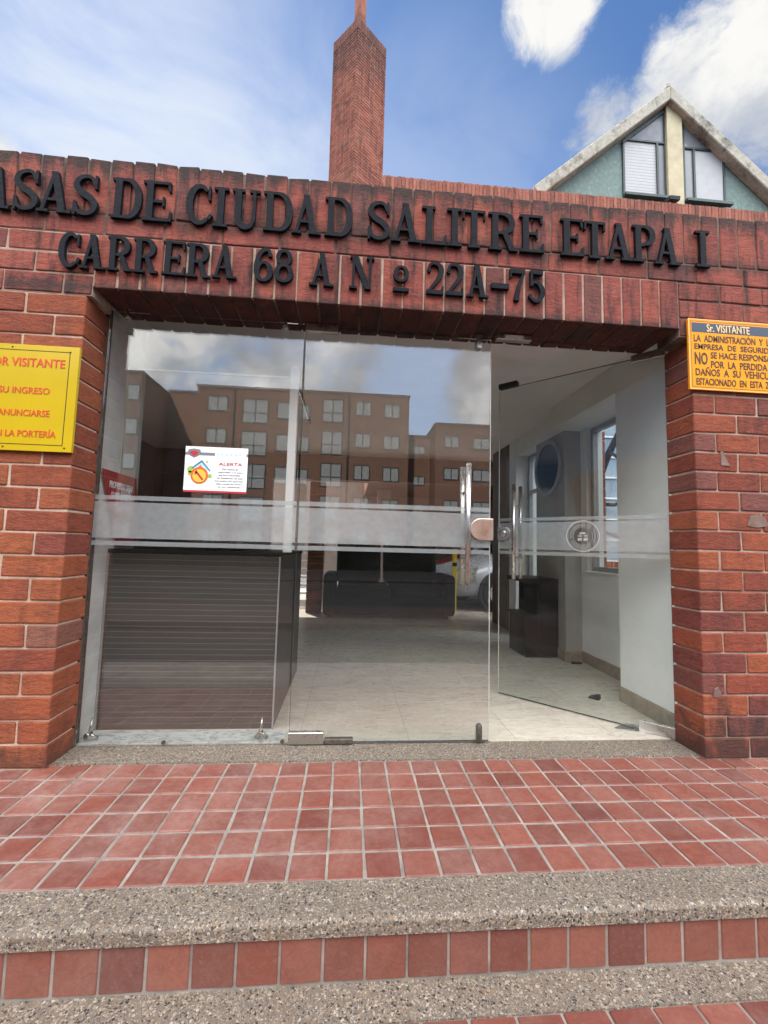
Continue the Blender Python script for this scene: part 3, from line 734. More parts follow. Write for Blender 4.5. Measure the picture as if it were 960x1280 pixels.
        stroke(spl([(0.84*w, 0.82*h), (0.74*w, 0.95*h), (0.52*w, 0.965*h), (0.26*w, 0.82*h), (0.13*w, 0.50*h), (0.14*w, 0.30*h)]), lambda u: T+(S-T)*u**0.8); mb.disc((0.82*w, dep(), 0.82*h), 'y', 0.062*h, 0.015, 14)
    elif ch == '8':
        stroke(arc(w/2, 0.28*h, w/2-S*0.45, 0.28*h-T/2, 0, 360, 32), lambda u: T+(S*0.9-T)*abs(math.cos(2*math.pi*u))**1.2)
        stroke(arc(w/2, 0.76*h, w*0.44-S*0.45, 0.24*h-T/2, 0, 360, 32), lambda u: T+(S*0.8-T)*abs(math.cos(2*math.pi*u))**1.2)
    elif ch == '2':
        stroke(spl([(0.13*w, 0.74*h), (0.22*w, 0.91*h), (0.48*w, 0.965*h), (0.74*w, 0.88*h), (0.81*w, 0.69*h), (0.62*w, 0.44*h), (0.30*w, 0.20*h), (0.10*w, 0.03*h)]), lambda u: T+(S-T)*math.exp(-((u-0.55)/0.22)**2)); rect(0.04*w, 0, 0.93*w, 0.12*h); rect(0.87*w, 0, 0.95*w, 0.26*h)
        mb.disc((0.17*w, dep(), 0.74*h), 'y', 0.06*h, 0.015, 14)
    elif ch == '5':
        rect(0.18*w, 0.88*h, 0.88*w, h); rect(0.18*w, 0.5*h, 0.18*w+T, h)
        stroke(spl([(0.19*w, 0.53*h), (0.42*w, 0.63*h), (0.70*w, 0.56*h), (0.86*w, 0.33*h), (0.70*w, 0.09*h), (0.42*w, 0.03*h), (0.14*w, 0.16*h)]), lambda u: T+(S-T)*math.exp(-((u-0.5)/0.24)**2)); mb.disc((0.17*w, dep(), 0.19*h), 'y', 0.062*h, 0.015, 14)
    elif ch == '7':
        rect(0.04*w, 0.86*h, 0.98*w, h); rect(0.02*w, 0.72*h, 0.12*w, h); stroke(spl([(0.93*w, 0.9*h), (0.66*w, 0.56*h), (0.50*w, 0.25*h), (0.44*w, 0.0)]), lambda u: T+(S*1.05-T)*u)
    elif ch == '-':
        rect(0, 0, w, h)
    elif ch == 'º':
        stroke(arc(w/2, 0.68*h, w/2-S*0.42, 0.32*h-T/2, 0, 360, 28), lambda u: T+(S*0.75-T)*abs(math.cos(2*math.pi*u))); rect(0, 0, w, 0.13*h)
    return mb
ORD = ['first', 'second', 'third', 'fourth']
def letters(words, z0, h, group, row):
    for word, items in words:
        for i, (ch, x0, x1, *zz) in enumerate(items):
            zb, hh = (zz if zz else (z0, h))
            same = [k for k, it in enumerate(items) if it[0] == ch]
            nm = {'-': 'dash', 'º': 'ordinal sign'}.get(ch, ('numeral ' if ch.isdigit() else 'letter ')+ch)
            w_ = f'the word {word}' if word.isalpha() and len(word) > 1 else f'"{word}"'
            lab = f'black metal {nm} of {w_}, {row} row' if len(same) == 1 else f'black metal {nm}, {ORD[same.index(i)]} {ch} of {w_}, {row} row'
            gl = glyph(ch, x1-x0, hh, 0.155*h if ch in '-º' else None)
            tone = random.uniform(-.002, .002)
            o = gl.build('metal_letter', m_letter, None, loc=(x0, -0.0225+tone, zb+random.uniform(-.002, .002)))
            o.rotation_euler = (0, R(random.uniform(-0.6, 0.6)), 0)
            tag(o, lab, 'letter', group)
Z1, H1 = 2.572, 0.207
letters([('CASAS', [('C', -1.62, -1.50), ('A', -1.512, -1.392), ('S', -1.380, -1.259), ('A', -1.269, -1.114), ('S', -1.110, -0.987)]),
         ('DE', [('D', -0.930, -0.789), ('E', -0.784, -0.646)]),
         ('CIUDAD', [('C', -0.577, -0.452), ('I', -0.449, -0.378), ('U', -0.358, -0.222), ('D', -0.203, -0.058), ('A', -0.062, 0.084), ('D', 0.102, 0.242)]),
         ('SALITRE', [('S', 0.315, 0.438), ('A', 0.440, 0.595), ('L', 0.599, 0.728), ('I', 0.733, 0.810), ('T', 0.815, 0.935), ('R', 0.953, 1.110), ('E', 1.122, 1.252)]),
         ('ETAPA', [('E', 1.345, 1.473), ('T', 1.473, 1.590), ('A', 1.593, 1.748), ('P', 1.748, 1.878), ('A', 1.870, 2.015)]),
         ('I', [('I', 2.105, 2.186)])], Z1, H1, 'black letters spelling the name of the estate', 'upper')
Z2, H2 = 2.304, 0.171
letters([('CARRERA', [('C', -1.148, -1.050), ('A', -1.052, -0.936), ('R', -0.928, -0.813), ('R', -0.807, -0.692), ('E', -0.673, -0.565), ('R', -0.561, -0.444), ('A', -0.436, -0.318)]),
         ('68', [('6', -0.235, -0.142), ('8', -0.136, -0.042)]), ('A', [('A', 0.037, 0.159)]), ('Nº', [('N', 0.235, 0.359), ('º', 0.457, 0.538, 2.305, 0.135)]),
         ('22A-75', [('2', 0.625, 0.722), ('2', 0.728, 0.826), ('A', 0.838, 0.952), ('-', 0.968, 1.062, 2.362, 0.028), ('7', 1.066, 1.150), ('5', 1.160, 1.257)])],
        Z2, H2, 'black letters spelling the street address', 'lower')

# ================================================================== SIGNS ON THE PIERS
ys = thing('visitor_sign', 'glossy yellow plastic sign with red lettering on the left brick pier', 'sign', (-1.29, -0.012, 1.408))
b = MB(); b.box(-0.27, 0.276, -0.006, 0.010, 0, 0.502); b.build('board', m_ysign, ys, bevel=0.001)
b = MB(); e = 0.034; t_ = 0.0028
for q in ((-0.27+e, 0.276-e-0.006, e*0.85, e*0.85+t_), (-0.27+e, 0.276-e-0.006, 0.502-e*0.85, 0.502-e*0.85+t_), (-0.27+e, -0.27+e+t_, e*0.85+t_, 0.502-e*0.85), (0.276-e-0.006-t_, 0.276-e-0.006, e*0.85+t_, 0.502-e*0.85)):
    b.box(q[0], q[1], -0.0068, -0.006, q[2], q[3])
b.build('border_line', m_blackline, ys)
W = -0.0068
writing([('SEÑOR VISITANTE', -0.186, 0.217, 0.396, 0.437, 0.012)], W, m_redink, ys)
writing([('PARA SU INGRESO', -0.170, 0.160, 0.268, 0.298, 0.006), ('FAVOR ANUNCIARSE', -0.180, 0.168, 0.162, 0.192, 0.006), ('EN LA PORTERÍA', -0.072, 0.203, 0.065, 0.095, 0.006)], W, m_redink, ys)
for q in ((0.245, 0.019), (0.236, 0.476), (-0.02, 0.487), (-0.02, 0.016)):
    b = MB(); b.disc((q[0], -0.0078, q[1]), 'y', 0.0035, 0.002, 12); b.build('screw', m_blackline, ys)

og = thing('parking_notice', 'orange notice with blue header and dark lettering on the right brick pier', 'sign', (2.05, -0.010, 1.888))
b = MB(); b.box(0, 0.552, -0.005, 0.008, 0, 0.390); b.build('board', m_osign, og, bevel=0.001)
b = MB()
for q in ((0, 0.552, 0, 0.006), (0, 0.552, 0.384, 0.390), (0, 0.006, 0.006, 0.384), (0.546, 0.552, 0.006, 0.384)): b.box(q[0], q[1], -0.0056, -0.005, q[2], q[3])
b.build('rim', m_oline, og)
b = MB()
for q in ((0.0125, 0.5395, 0.0125, 0.0145), (0.0125, 0.5395, 0.3755, 0.3775), (0.0125, 0.0145, 0.0145, 0.3755), (0.5375, 0.5395, 0.0145, 0.3755)): b.box(q[0], q[1], -0.0056, -0.005, q[2], q[3])
b.build('border_line', m_ink, og)
b = MB(); b.box(0.019, 0.533, -0.0056, -0.005, 0.316, 0.368); b.build('header_band', m_navy, og)
writing([('Sr. VISITANTE', 0.104, 0.352, 0.321, 0.362, 0.012)], -0.0065, m_oink, og)
ww = -0.0058
writing([('LA  ADMINISTRACIÓN  Y  LA', 0.029, 0.490, 0.264, 0.301, 0.012), ('EMPRESA  DE  SEGURIDAD', 0.031, 0.520, 0.222, 0.252, 0.012),
         ('SE HACE RESPONSABLE', 0.122, 0.532, 0.175, 0.209, 0.012), ('POR  LA  PERDIDA  O', 0.122, 0.500, 0.123, 0.160, 0.012),
         ('NO', 0.031, 0.104, 0.138, 0.204, 0.018), ('DAÑOS  A  SU  VEHICULO', 0.033, 0.510, 0.077, 0.115, 0.012), ('ESTACIONADO  EN  ESTA  ZONA', 0.036, 0.528, 0.026, 0.062, 0.012)], ww, m_ink, og)

# ================================================================== GLASS FRONT
G0, G1 = 0.200, 0.210
def bands(parent, x0, x1, y, z0=0.0):
    """frosted film: broad strip between two narrow ones, on the outer face"""
    b = MB()
    for za, zb in ((1.217, 1.240), (1.022, 1.206), (0.985, 1.008)):
        b.quad((x0, y, za), (x1, y, za), (x1, y, zb), (x0, y, zb))
    return b.build('frosted_band', m_frost, parent)
m_edge_l = plain('pale ground glass edge', (0.66, 0.70, 0.66), 0.25, 0, 0.08, 9); m_edge_d = plain('green glass edge', (0.05, 0.065, 0.058), 0.2, 0, 0.1, 9)
def patch(mb, x0, x1, z0, z1, t=0.018): mb.box(x0, x1, G0-t, G1+t, z0, z1)
fx = thing('fixed_glass_pane', 'fixed frameless glass pane with a frosted band in front of the reception counter', 'glass pane', (0, 0, 0))
b = MB(); b.box(-1.017, -0.003, G0, G1, 0.012, 2.216); b.build('glass', m_glass, fx)
bands(fx, -1.016, -0.004, G0-0.0012)
for x in (-0.918, -0.100):
    b = MB(); b.tube([(x, G0-0.035, 2.176), (x, G0-0.001, 2.176)], [0.013, 0.013], 16); b.box(x-0.006, x+0.006, G0-0.02, G0-0.012, 2.176, 2.221)
    b.build('glass_bolt', m_steel, fx, bevel=0.001)
for x in (-0.975, -0.14):
    b = MB(); b.tube([(x, G1+0.001, 0.05), (x, G1+0.04, 0.05)], 0.012, 14); b.tube([(x, G1+0.03, 0.05), (x-0.03, G1+0.05, 0.02)], 0.008, 10); b.tube([(x, G1+0.03, 0.05), (x+0.03, G1+0.05, 0.02)], 0.008, 10); b.tube([(x, G1+0.03, 0.05), (x, G1+0.05, 0.12)], [0.008, 0.004], 10)
    b.build('floor_clamp', m_steel, fx)
for x in (-0.60, -0.025):
    b = MB(); b.tube([(x, G0-0.008, 0.024), (x, G0-0.0005, 0.024)], 0.010, 12); b.build('stud', m_greencast, fx)

def leaf(loc, rotz, out, label, gm, emblem):
    """a door leaf built along +x from its hinge; out = +1/-1: which local y faces the street"""
    d = thing('glass_door', label, 'door', loc, rotz)
    b = MB(); b.box(0.008, 1.040, -0.005, 0.005, 0.016, 2.196); b.build('glass', gm, d)
    for q in ((0.0065, 0.0079, 0.016, 2.196), (1.0401, 1.0420, 0.016, 2.196), (0.008, 1.040, 0.0135, 0.0159), (0.008, 1.040, 2.1961, 2.1985)):
        b = MB(); b.box(q[0], q[1], -0.005, 0.005, q[2], q[3]); b.build('glass_edge', m_edge_l if q[0] > 1 else m_edge_d, d)
    yb = 0.0062*out
    b = MB()
    for za, zb in ((1.217, 1.240), (1.022, 1.206), (0.985, 1.008)):
        if emblem and za == 1.022:
            # the film is cut out round the emblem
            cx, cz, rr, N = 0.470, 1.114, 0.1005, 24
            b.quad((0.009, yb, za), (cx-0.16, yb, za), (cx-0.16, yb, zb), (0.009, yb, zb)); b.quad((cx+0.16, yb, za), (1.039, yb, za), (1.039, yb, zb), (cx+0.16, yb, zb))
            for sgn in (-1, 1):
                for k in range(N):
                    za2, zb2 = za+(zb-za)*k/N, za+(zb-za)*(k+1)/N
                    ra = math.sqrt(max(0, rr*rr-(za2-cz)**2)); rb = math.sqrt(max(0, rr*rr-(zb2-cz)**2))
                    b.quad((cx+sgn*ra, yb, za2), (cx+sgn*0.16, yb, za2), (cx+sgn*0.16, yb, zb2), (cx+sgn*rb, yb, zb2))
        else: b.quad((0.009, yb, za), (1.039, yb, za), (1.039, yb, zb), (0.009, yb, zb))
    b.build('frosted_band', m_frost, d)
    if emblem:
        b = MB(); yy = yb
        for ri, ro_ in ((0.094, 0.1005), (0.086, 0.0885), (0.058, 0.061)): b.ring((cx, yy, cz), 'y', ri, ro_, 0.0006*out, 48)
        for k in range(40):                              # the ring of small worn lettering reads only as ticks
            if k % 13 == 12: continue
            a = 2*math.pi*k/40; r1, r2_ = 0.066+random.uniform(0, .004), 0.080-random.uniform(0, .003)
            ca, sa = math.cos(a), math.sin(a); tw = 0.0028
            b.quad((cx+r1*ca-tw*sa, yy, cz+r1*sa+tw*ca), (cx+r1*ca+tw*sa, yy, cz+r1*sa-tw*ca), (cx+r2_*ca+tw*sa, yy, cz+r2_*sa-tw*ca), (cx+r2_*ca-tw*sa, yy, cz+r2_*sa+tw*ca))
        for q in ((-0.030, -0.028, -0.004, 0.006), (0.004, 0.030, -0.004, 0.006), (-0.030, -0.005, -0.030, -0.012), (0.004, 0.030, -0.030, -0.012), (-0.018, 0.018, 0.012, 0.024)):
            x0, x1 = min(q[0], q[1]), max(q[0], q[1])
            if x1-x0 < 0.01: x1 = x0+0.024
            b.quad((cx+x0, yy, cz+q[2]), (cx+x1, yy, cz+q[2]), (cx+x1, yy, cz+q[3]), (cx+x0, yy, cz+q[3]))
        b.build('etched_emblem', m_etch, d)
    hx, za, zb = 0.905, 0.815, 1.472
    for sgn in (1, -1):
        b = MB(); b.tube([(hx, sgn*0.058, za), (hx, sgn*0.058, zb)], 0.0135, 18)
        for z in (za+0.15, zb-0.15): b.tube([(hx, sgn*0.005, z), (hx, sgn*0.052, z)], 0.009, 12)
        b.build('pull_handle', m_steel, d)
    b = MB(); patch_y = 0.016
    b.box(0.004, 0.180, -patch_y, patch_y, 2.172, 2.2185); b.box(0.004, 0.180, -patch_y, patch_y, 0.0095, 0.066); b.build('hinge_fitting', m_steel, d, bevel=0.002)
    return d
dl = leaf((0.0, 0.205, 0), 0.0, -1, 'closed frameless glass door with a steel lock plate tinted like reflected brick', m_glass, False)
dr = leaf((2.095, 0.205, 0), R(135), 1, 'frameless glass door standing open inwards with a round etched emblem', m_glass_open, True)
# lock plates
b = MB(); pts = [(1.052, 1.062), (1.052, 1.180)] + [(0.985-0.059*math.sin(a), 1.121+0.059*math.cos(a)) for a in [math.pi*k/14 for k in range(15)]]
b.prism_xz([(x, z) for x, z in reversed(pts)], -0.030, -0.006); b.build('lock_plate', m_lockplate, dl, bevel=0.003, seg=2)
b = MB(); pts = [(1.044, 1.082), (1.044, 1.178)] + [(0.995-0.048*math.sin(a), 1.130+0.048*math.cos(a)) for a in [math.pi*k/14 for k in range(15)]]
b.prism_xz([(x, z) for x, z in reversed(pts)], 0.006, 0.022); lk = b.build('lock_plate', m_steel, dr, bevel=0.003, seg=2)
b = MB(); b.tube([(0.998, 0.0225, 1.130), (0.998, 0.036, 1.130), (0.998, 0.040, 1.130)], [0.027, 0.025, 0.016], 24); b.build('lock_cylinder', m_steel, lk)
b = MB(); b.tube([(0.985, -0.018, 0.014), (0.985, -0.018, 0.106)], 0.013, 12); b.box(0.970, 1.0, -0.026, -0.006, 0.016, 0.100); b.build('floor_bolt', m_greencast, dl, bevel=0.003)
b = MB(); b.box(0.955, 0.985, -0.024, 0.024, 2.135, 2.2175); b.build('top_bolt', m_steel, dl, bevel=0.002)
b = MB(); b.box(0.90, 1.04, -0.022, 0.022, 2.198, 2.235); b.box(0.92, 1.02, 0.0225, 0.034, 2.205, 2.225); b.build('magnet_keeper', m_black, dr, bevel=0.003)

# strike on the lintel, floor plates, door stop
sk_ = thing('lock_strike', 'steel lock strike box screwed under the brick lintel', 'lock strike', (1.165, 0.185, 2.2195))
b = MB(); b.box(-0.10, 0.10, -0.02, 0.02, -0.032, -0.0015); b.build('case', m_steel, sk_, bevel=0.003)
b = MB(); b.box(-0.055, 0.05, -0.0225, -0.0203, -0.026, -0.007); b.build('label_plate', m_signwhite, sk_)
b = MB(); b.box(0.186, 0.330, 0.188, 0.222, 0.0085, 0.034); tag(b.build('floor_box', m_greencast, None, bevel=0.003), 'small grey metal box on the floor at the foot of the closed glass door', 'metal box')
b = MB(); b.prism_xy([(1.83, 0.355), (2.10, 0.22), (2.14, 0.30), (1.95, 0.42)], 0.0082, 0.0105); tag(b.build('floor_plate', m_steel, None), 'flat steel floor plate under the hinge of the open glass door', 'floor plate')
b = MB(); b.prism_yz([(0.0, 0), (0.075, 0), (0.07, 0.012), (0.02, 0.034), (0.0, 0.034)], -0.02, 0.02); tag(b.build('door_wedge', m_rubber, None, bevel=0.004, loc=(2.02, 0.80, 0.0085), rotz=R(40)), 'black rubber door wedge lying on the stone floor', 'door wedge')
b = MB(); b.prism_xy([(-0.05, -0.02), (0.05, -0.015), (0.05, 0.02), (-0.04, 0.022)], 0, 0.012); tag(b.build('door_wedge', m_rubber, None, bevel=0.003, loc=(2.36, 1.72, 0.0085)), 'flat dark stop on the floor in the corner of the wall recess', 'door wedge')

# poster on the glass
po = thing('alert_poster', 'white warning poster with a house picture and the word ALERTA stuck to the fixed glass', 'poster', (-0.586, 0.1985, 1.270))
PW, PH = 0.319, 0.240
b = MB(); b.box(0, PW, -0.0006, 0.0, 0, PH); b.build('sheet', m_signwhite, po)
b = MB(); b.box(0.0, PW, -0.0010, -0.0007, 0.0, 0.010); b.build('red_strip', m_pred, po)
for xa, xb in ((0.0, 0.150), (PW-0.008, PW)):
    b = MB(); b.box(xa, xb, -0.0010, -0.0007, PH-0.046, PH-0.030); b.build('grey_bar', m_pgrey, po)
b = MB(); b.prism_xz([(0.045, PH-0.06), (0.068, PH-0.048), (0.078, PH-0.028), (0.074, PH-0.016), (0.045, PH-0.011), (0.016, PH-0.016), (0.012, PH-0.028), (0.022, PH-0.048)], -0.0016, -0.0011); b.build('shield', m_pgrey, po)
b = MB(); b.prism_xz([(0.045, PH-0.052), (0.062, PH-0.042), (0.068, PH-0.028), (0.045, PH-0.022), (0.022, PH-0.028), (0.028, PH-0.042)], -0.0022, -0.0017); b.build('shield_face', m_pred, po)
for k in range(6):
    b = MB(); b.disc((0.166+k*0.0225, -0.0010, PH-0.037), 'y', 0.0062, 0.0003, 12); b.build('icon', m_psky, po)
hc = (0.077, 0.088)
b = MB(); b.prism_xz([(0.035, 0.120), (0.085, 0.160), (0.122, 0.118), (0.10, 0.10), (0.05, 0.10)], -0.0010, -0.0007); b.build('house_wall', m_psky, po)
b = MB(); b.prism_xz([(0.034, 0.126), (0.040, 0.122), (0.085, 0.158), (0.128, 0.110), (0.133, 0.114), (0.085, 0.170)], -0.0016, -0.0011); b.build('house_roof', m_pblue, po)
for q, r_ in (((0.032, 0.118), 0.018), ((0.030, 0.098), 0.013), ((0.130, 0.086), 0.011), ((0.112, 0.160), 0.006)):
    b = MB(); b.disc((q[0], -0.0014, q[1]), 'y', r_, 0.0003, 20); b.build('leaf_spot', m_pgreen, po)
b = MB(); b.disc((hc[0], -0.0022, hc[1]), 'y', 0.044, 0.0005, 36)
b.prism_xz([(0.060, 0.12), (0.080, 0.144), (0.096, 0.122)], -0.00215, -0.0018)
b.build('fire_disc', m_porange, po)
b = MB(); b.disc((hc[0], -0.0028, hc[1]-0.002), 'y', 0.034, 0.0005, 36); b.build('flame', m_pyel, po)
b = MB(); b.prism_xz([(hc[0]-0.022, hc[1]+0.018), (hc[0]+0.014, hc[1]-0.026), (hc[0]+0.022, hc[1]-0.020), (hc[0]-0.014, hc[1]+0.024)], -0.0034, -0.0029); b.prism_xz([(0.052, 0.090), (0.066, 0.098), (0.062, 0.116), (0.054, 0.106)], -0.0034, -0.0029); b.build('flame_core', m_pred, po)
writing([('ALERTA', 0.172, 0.292, 0.144, 0.160, 0.006)], -0.0012, m_pred, po)
writing([('Por motivo de', 0.192, 0.272, 0.122, 0.129, 0.004), ('seguridad y la sana', 0.170, 0.296, 0.1065, 0.1135, 0.004), ('paz de la comunidad,', 0.176, 0.284, 0.091, 0.098, 0.004),
         ('los habitantes de este', 0.166, 0.298, 0.0755, 0.0825, 0.004), ('inmueble NO guardan', 0.156, 0.302, 0.060, 0.067, 0.004), ('altas sumas de dinero', 0.164, 0.296, 0.0445, 0.0515, 0.004), ('en sus residencias', 0.174, 0.286, 0.029, 0.036, 0.004)], -0.0012, m_pgrey, po)

# ================================================================== RECEPTION
ct = thing('reception_counter', 'dark grooved reception counter behind the fixed glass', 'counter', (-1.03, 0.385, 0.0085))
b = MB(); b.box(0.001, 0.926, 0, 1.10, 0, 0.935); b.build('grooved_front', m_slat, ct, bevel=0.003)
b = MB(); b.box(0.001, 0.932, -0.006, 1.11, 0.9365, 0.956); b.build('counter_top', m_wenge, ct, bevel=0.002)
b = MB()
for x in (0.0015, 0.921): b.box(x, x+0.008, -0.009, -0.0005, 0, 0.93)
b.build('corner_trim', m_alu, ct)
scn = thing('counter_screen', 'glass screen with a white corner post standing on the reception counter', 'screen', (-0.1, 0.45, 0.965))
b = MB(); b.box(0.0, 0.048, -0.024, 0.024, 0, 1.105); b.build('post', m_white, scn, bevel=0.003)
b = MB(); b.box(-0.93, -0.001, -0.004, 0.004, 0.01, 1.035); b.build('glass', m_screen, scn)
b = MB(); b.box(-0.93, -0.001, -0.006, 0.006, 1.036, 1.046); b.build('top_rail', m_white, scn)
b = MB(); b.box(0.020, 0.028, 0.026, 0.95, 0.01, 1.035); b.build('glass', m_screen, scn)
b = MB(); b.box(0.012, 0.036, 0.026, 0.95, 1.036, 1.060); b.build('top_rail', m_black, scn)
mt = thing('desk_monitor', 'black monitor standing on the reception counter behind the poster', 'monitor', (-0.56, 0.92, 0.966))
b = MB(); b.box(-0.24, 0.24, 0, 0.035, 0.14, 0.52); b.build('screen', m_black, mt, bevel=0.006)
b = MB(); b.box(-0.03, 0.03, 0.02, 0.045, 0.01, 0.16); b.box(-0.12, 0.12, -0.06, 0.12, 0, 0.012); b.build('stand', m_black, mt, bevel=0.004)
rs = thing('key_notice', 'red board with white lettering leaning behind the fixed glass by the white wall', 'sign', (-1.022, 0.245, 0.978), R(90))
SH = Matrix(((1, 0, 0.55, 0), (0, 1, 0, 0), (0, 0, 1, 0), (0, 0, 0, 1)))
b = MB(); b.prism_xz([(0.19, 0), (0.44, 0), (0.345, 0.405), (-0.005, 0.405)], -0.012, -0.004); b.build('board', m_redsign, rs, bevel=0.001)
writing([('PROHIBIDO DEJAR', 0.065, 0.315, 0.315, 0.352, 0.02), ('LLAVES A PORTERO', 0.090, 0.335, 0.258, 0.295, 0.02), ('NI DOCUMENTOS', 0.120, 0.345, 0.195, 0.232, 0.02)], -0.0128, m_signwhite, rs)

# ================================================================== LOBBY FURNITURE
so_ = thing('leather_sofa', 'black leather sofa against the open back of the lobby', 'sofa', (0.88, 3.95, 0.0085))
b = MB(); b.box(-0.92, 0.92, 0.02, 0.78, 0.05, 0.30); b.build('base', m_leather, so_, bevel=0.03, seg=3)
for x in (-0.94, 0.76):
    b = MB(); b.box(x, x+0.18, 0.0, 0.80, 0.04, 0.62); b.build('arm', m_leather, so_, bevel=0.06, seg=4)
for x in (-0.745, 0.01):
    b = MB(); b.box(x, x+0.735, -0.03, 0.55, 0.305, 0.47); b.build('seat_cushion', m_leather, so_, bevel=0.05, seg=4)
for x0, x1 in ((-0.775, -0.10), (-0.06, 0.765)):
    b = MB(); b.prism_yz([(0.46, 0.48), (0.72, 0.40), (0.86, 1.10), (0.58, 1.12)], x0, x1); b.build('back_cushion', m_leather, so_, bevel=0.09, seg=5)
b = MB()
for x in (-0.86, 0.80):
    for y in (0.08, 0.70): b.box(x, x+0.05, y, y+0.05, 0, 0.05)
b.build('foot', m_black, so_)
cs = thing('console_table', 'dark wooden stepped console standing under the round mirror', 'console table', (2.06, 1.92, 0.0085))
b = MB(); b.box(0.04, 0.236, 0, 0.035, 0, 0.70); b.build('side_panel', m_wenge, cs, bevel=0.002)
b = MB(); b.box(0.04, 0.236, 0.44, 0.475, 0, 0.70); b.build('side_panel', m_wenge, cs, bevel=0.002)
b = MB(); b.box(-0.09, 0.236, -0.005, 0.48, 0.7005, 0.742); b.build('top', m_wenge, cs, bevel=0.002)
b = MB(); b.box(-0.09, 0.038, 0.0, 0.40, 0.0, 0.375); b.box(-0.10, 0.0385, -0.005, 0.41, 0.3755, 0.395); b.build('low_shelf', m_wenge, cs, bevel=0.002)
mr = thing('round_mirror', 'round dark framed mirror on the side wall of the lobby', 'mirror', (2.298, 2.10, 1.86))
b = MB(); b.ring((-0.03, 0, 0), 'x', 0.245, 0.285, 0.03, 48); b.build('frame', m_alu, mr, bevel=0.004)
t = NT('mirror glass'); t.set('Base Color', (0.13, 0.13, 0.13)).set('Metallic', 1.0).set('Roughness', t.ramp(t.noise(5), [(0.3, 0.02), (0.7, 0.08)]))
b = MB(); b.disc((-0.018, 0, 0), 'x', 0.246, 0.016, 48); b.build('glass', t.m, mr)

# ================================================================== COURTYARD BEHIND THE LOBBY
yd = MB(); yd.box(-6.0, 12.0, 4.56, 30, -0.62, -0.012); kind(yd.build('courtyard', m_pave))
fe = thing('rail_fence', 'pale horizontal rail fence beyond the back of the lobby', 'fence', (-1.2, 6.2, -0.012))
for k in range(7):
    b = MB(); b.box(-2.2, 1.0, -0.02, 0.02, 0.10+k*0.15, 0.135+k*0.15); b.build('rail', m_white, fe)
for x in (-2.2, -0.6, 0.98):
    b = MB(); b.box(x, x+0.05, 0.021, 0.06, 0, 1.15); b.build('post', m_alu, fe)
yw = thing('neighbour_house', 'low brick house closing the courtyard behind the lobby', 'house', (-4, 12.9, -0.012))
b = MB(); b.box(-8, 5.0, 0, 5, 0, 4.6); b.build('wall', m_umber, yw)
b = MB(); b.prism_yz([(-0.4, 4.55), (5.4, 5.6), (5.4, 5.7), (-0.4, 4.65)], -8.2, 4.8); b.build('roof', m_roof, yw)
# house behind, standing over a parking bay
Yh, Zh = 5.5, 8.07
hs = thing('brick_house', 'tall red brick house with green gable and white blinds behind the lodge', 'house', (0, 0, 0))
hx0 = 0.70
b = MB(); b.box(hx0, 14.0, Yh+0.03, 12.5, 2.65, Zh-0.28); b.build('wall', m_house, hs)
b = MB(); x = hx0
while x < 14.0:
    b.box(x+0.003, x+0.069, Yh-0.01+random.uniform(-.004, .004), Yh+0.32, Zh-0.279, Zh+random.uniform(-.01, .01), 0.002); x += 0.072
b.build('parapet_cap', m_house, hs, bevel=0.004)
b = MB(); b.box(hx0+0.005, 13.99, Yh, Yh+0.31, Zh-0.2785, Zh-0.02); b.build('cap_mortar', m_mortar_d, hs)
b = MB(); b.box(hx0, 14.0, Yh-0.2, 12.5, 2.52, 2.648); b.build('floor_slab', m_beam, hs)
for x in (1.0, 6.8):
    b = MB(); b.box(x, x+0.35, 9.0, 9.35, -0.01, 2.52); b.build('column', m_umber, hs, bevel=0.01)
b = MB(); b.box(0.72, 14.0, 10.6, 10.8, -0.011, 2.519); b.build('parking_wall', m_umber, hs)
# the gable: stucco between two sloping fascias
Yg = 7.8; sgl = (Yg-CAM.y)/(11.0-CAM.y)
sgl = (Yg-0.28-CAM.y)/(11.0-CAM.y)
def gp(x, z): return (CAM.x+(x-CAM.x)*sgl, CAM.z+(z-CAM.z)*sgl)
apx = gp(11.20, 17.70); ev = gp(6.15, 13.36); evr = (2*apx[0]-ev[0], ev[1])
thk = 0.44*sgl+0.05
gb = MB(); gb.prism_xz([(ev[0]+0.25, Zh-0.3), (evr[0]-0.25, Zh-0.3), (evr[0]-0.25, ev[1]-0.15), (apx[0], apx[1]-0.25), (ev[0]+0.25, ev[1]-0.15)], Yg, Yg+0.25); gb.build('gable_wall', m_stucco, hs)
sl_ = (apx[1]-ev[1])/(apx[0]-ev[0])
for sgn, e_ in ((1, ev), (-1, evr)):
    b = MB(); dx = sgn*0.02
    p = [(e_[0], e_[1]-thk*0.55), (e_[0], e_[1]), (apx[0]-sgn*0.003, apx[1]), (apx[0]-sgn*0.003, apx[1]-thk)]
    # eave end turned down
    p[0] = (e_[0]+sgn*0.12, e_[1]-thk+0.09)
    b.prism_xz(p if sgn > 0 else p[::-1], Yg-0.28, Yg-0.002); b.build('fascia', m_fascia, hs, bevel=0.02)
    b = MB(); q = [(e_[0], e_[1]-0.02), (e_[0], e_[1]-0.16), (apx[0]-sgn*0.003, apx[1]-0.16), (apx[0]-sgn*0.003, apx[1]-0.02)]
    b.prism_xz(q[::-1] if sgn > 0 else q, Yg+0.26, Yg+7.0); b.build('roof', m_roof, hs)
b = MB(); b.box(apx[0]-0.08, apx[0]+0.03, Yg-0.26, Yg-0.12, apx[1]-0.02, apx[1]+0.10); b.build('ridge_cap', m_fascia, hs, bevel=0.02)
sgl = (Yg-0.12-CAM.y)/(11.0-CAM.y)
pa, pb = gp(11.005, 13.3)[0], gp(11.585, 13.3)[0]
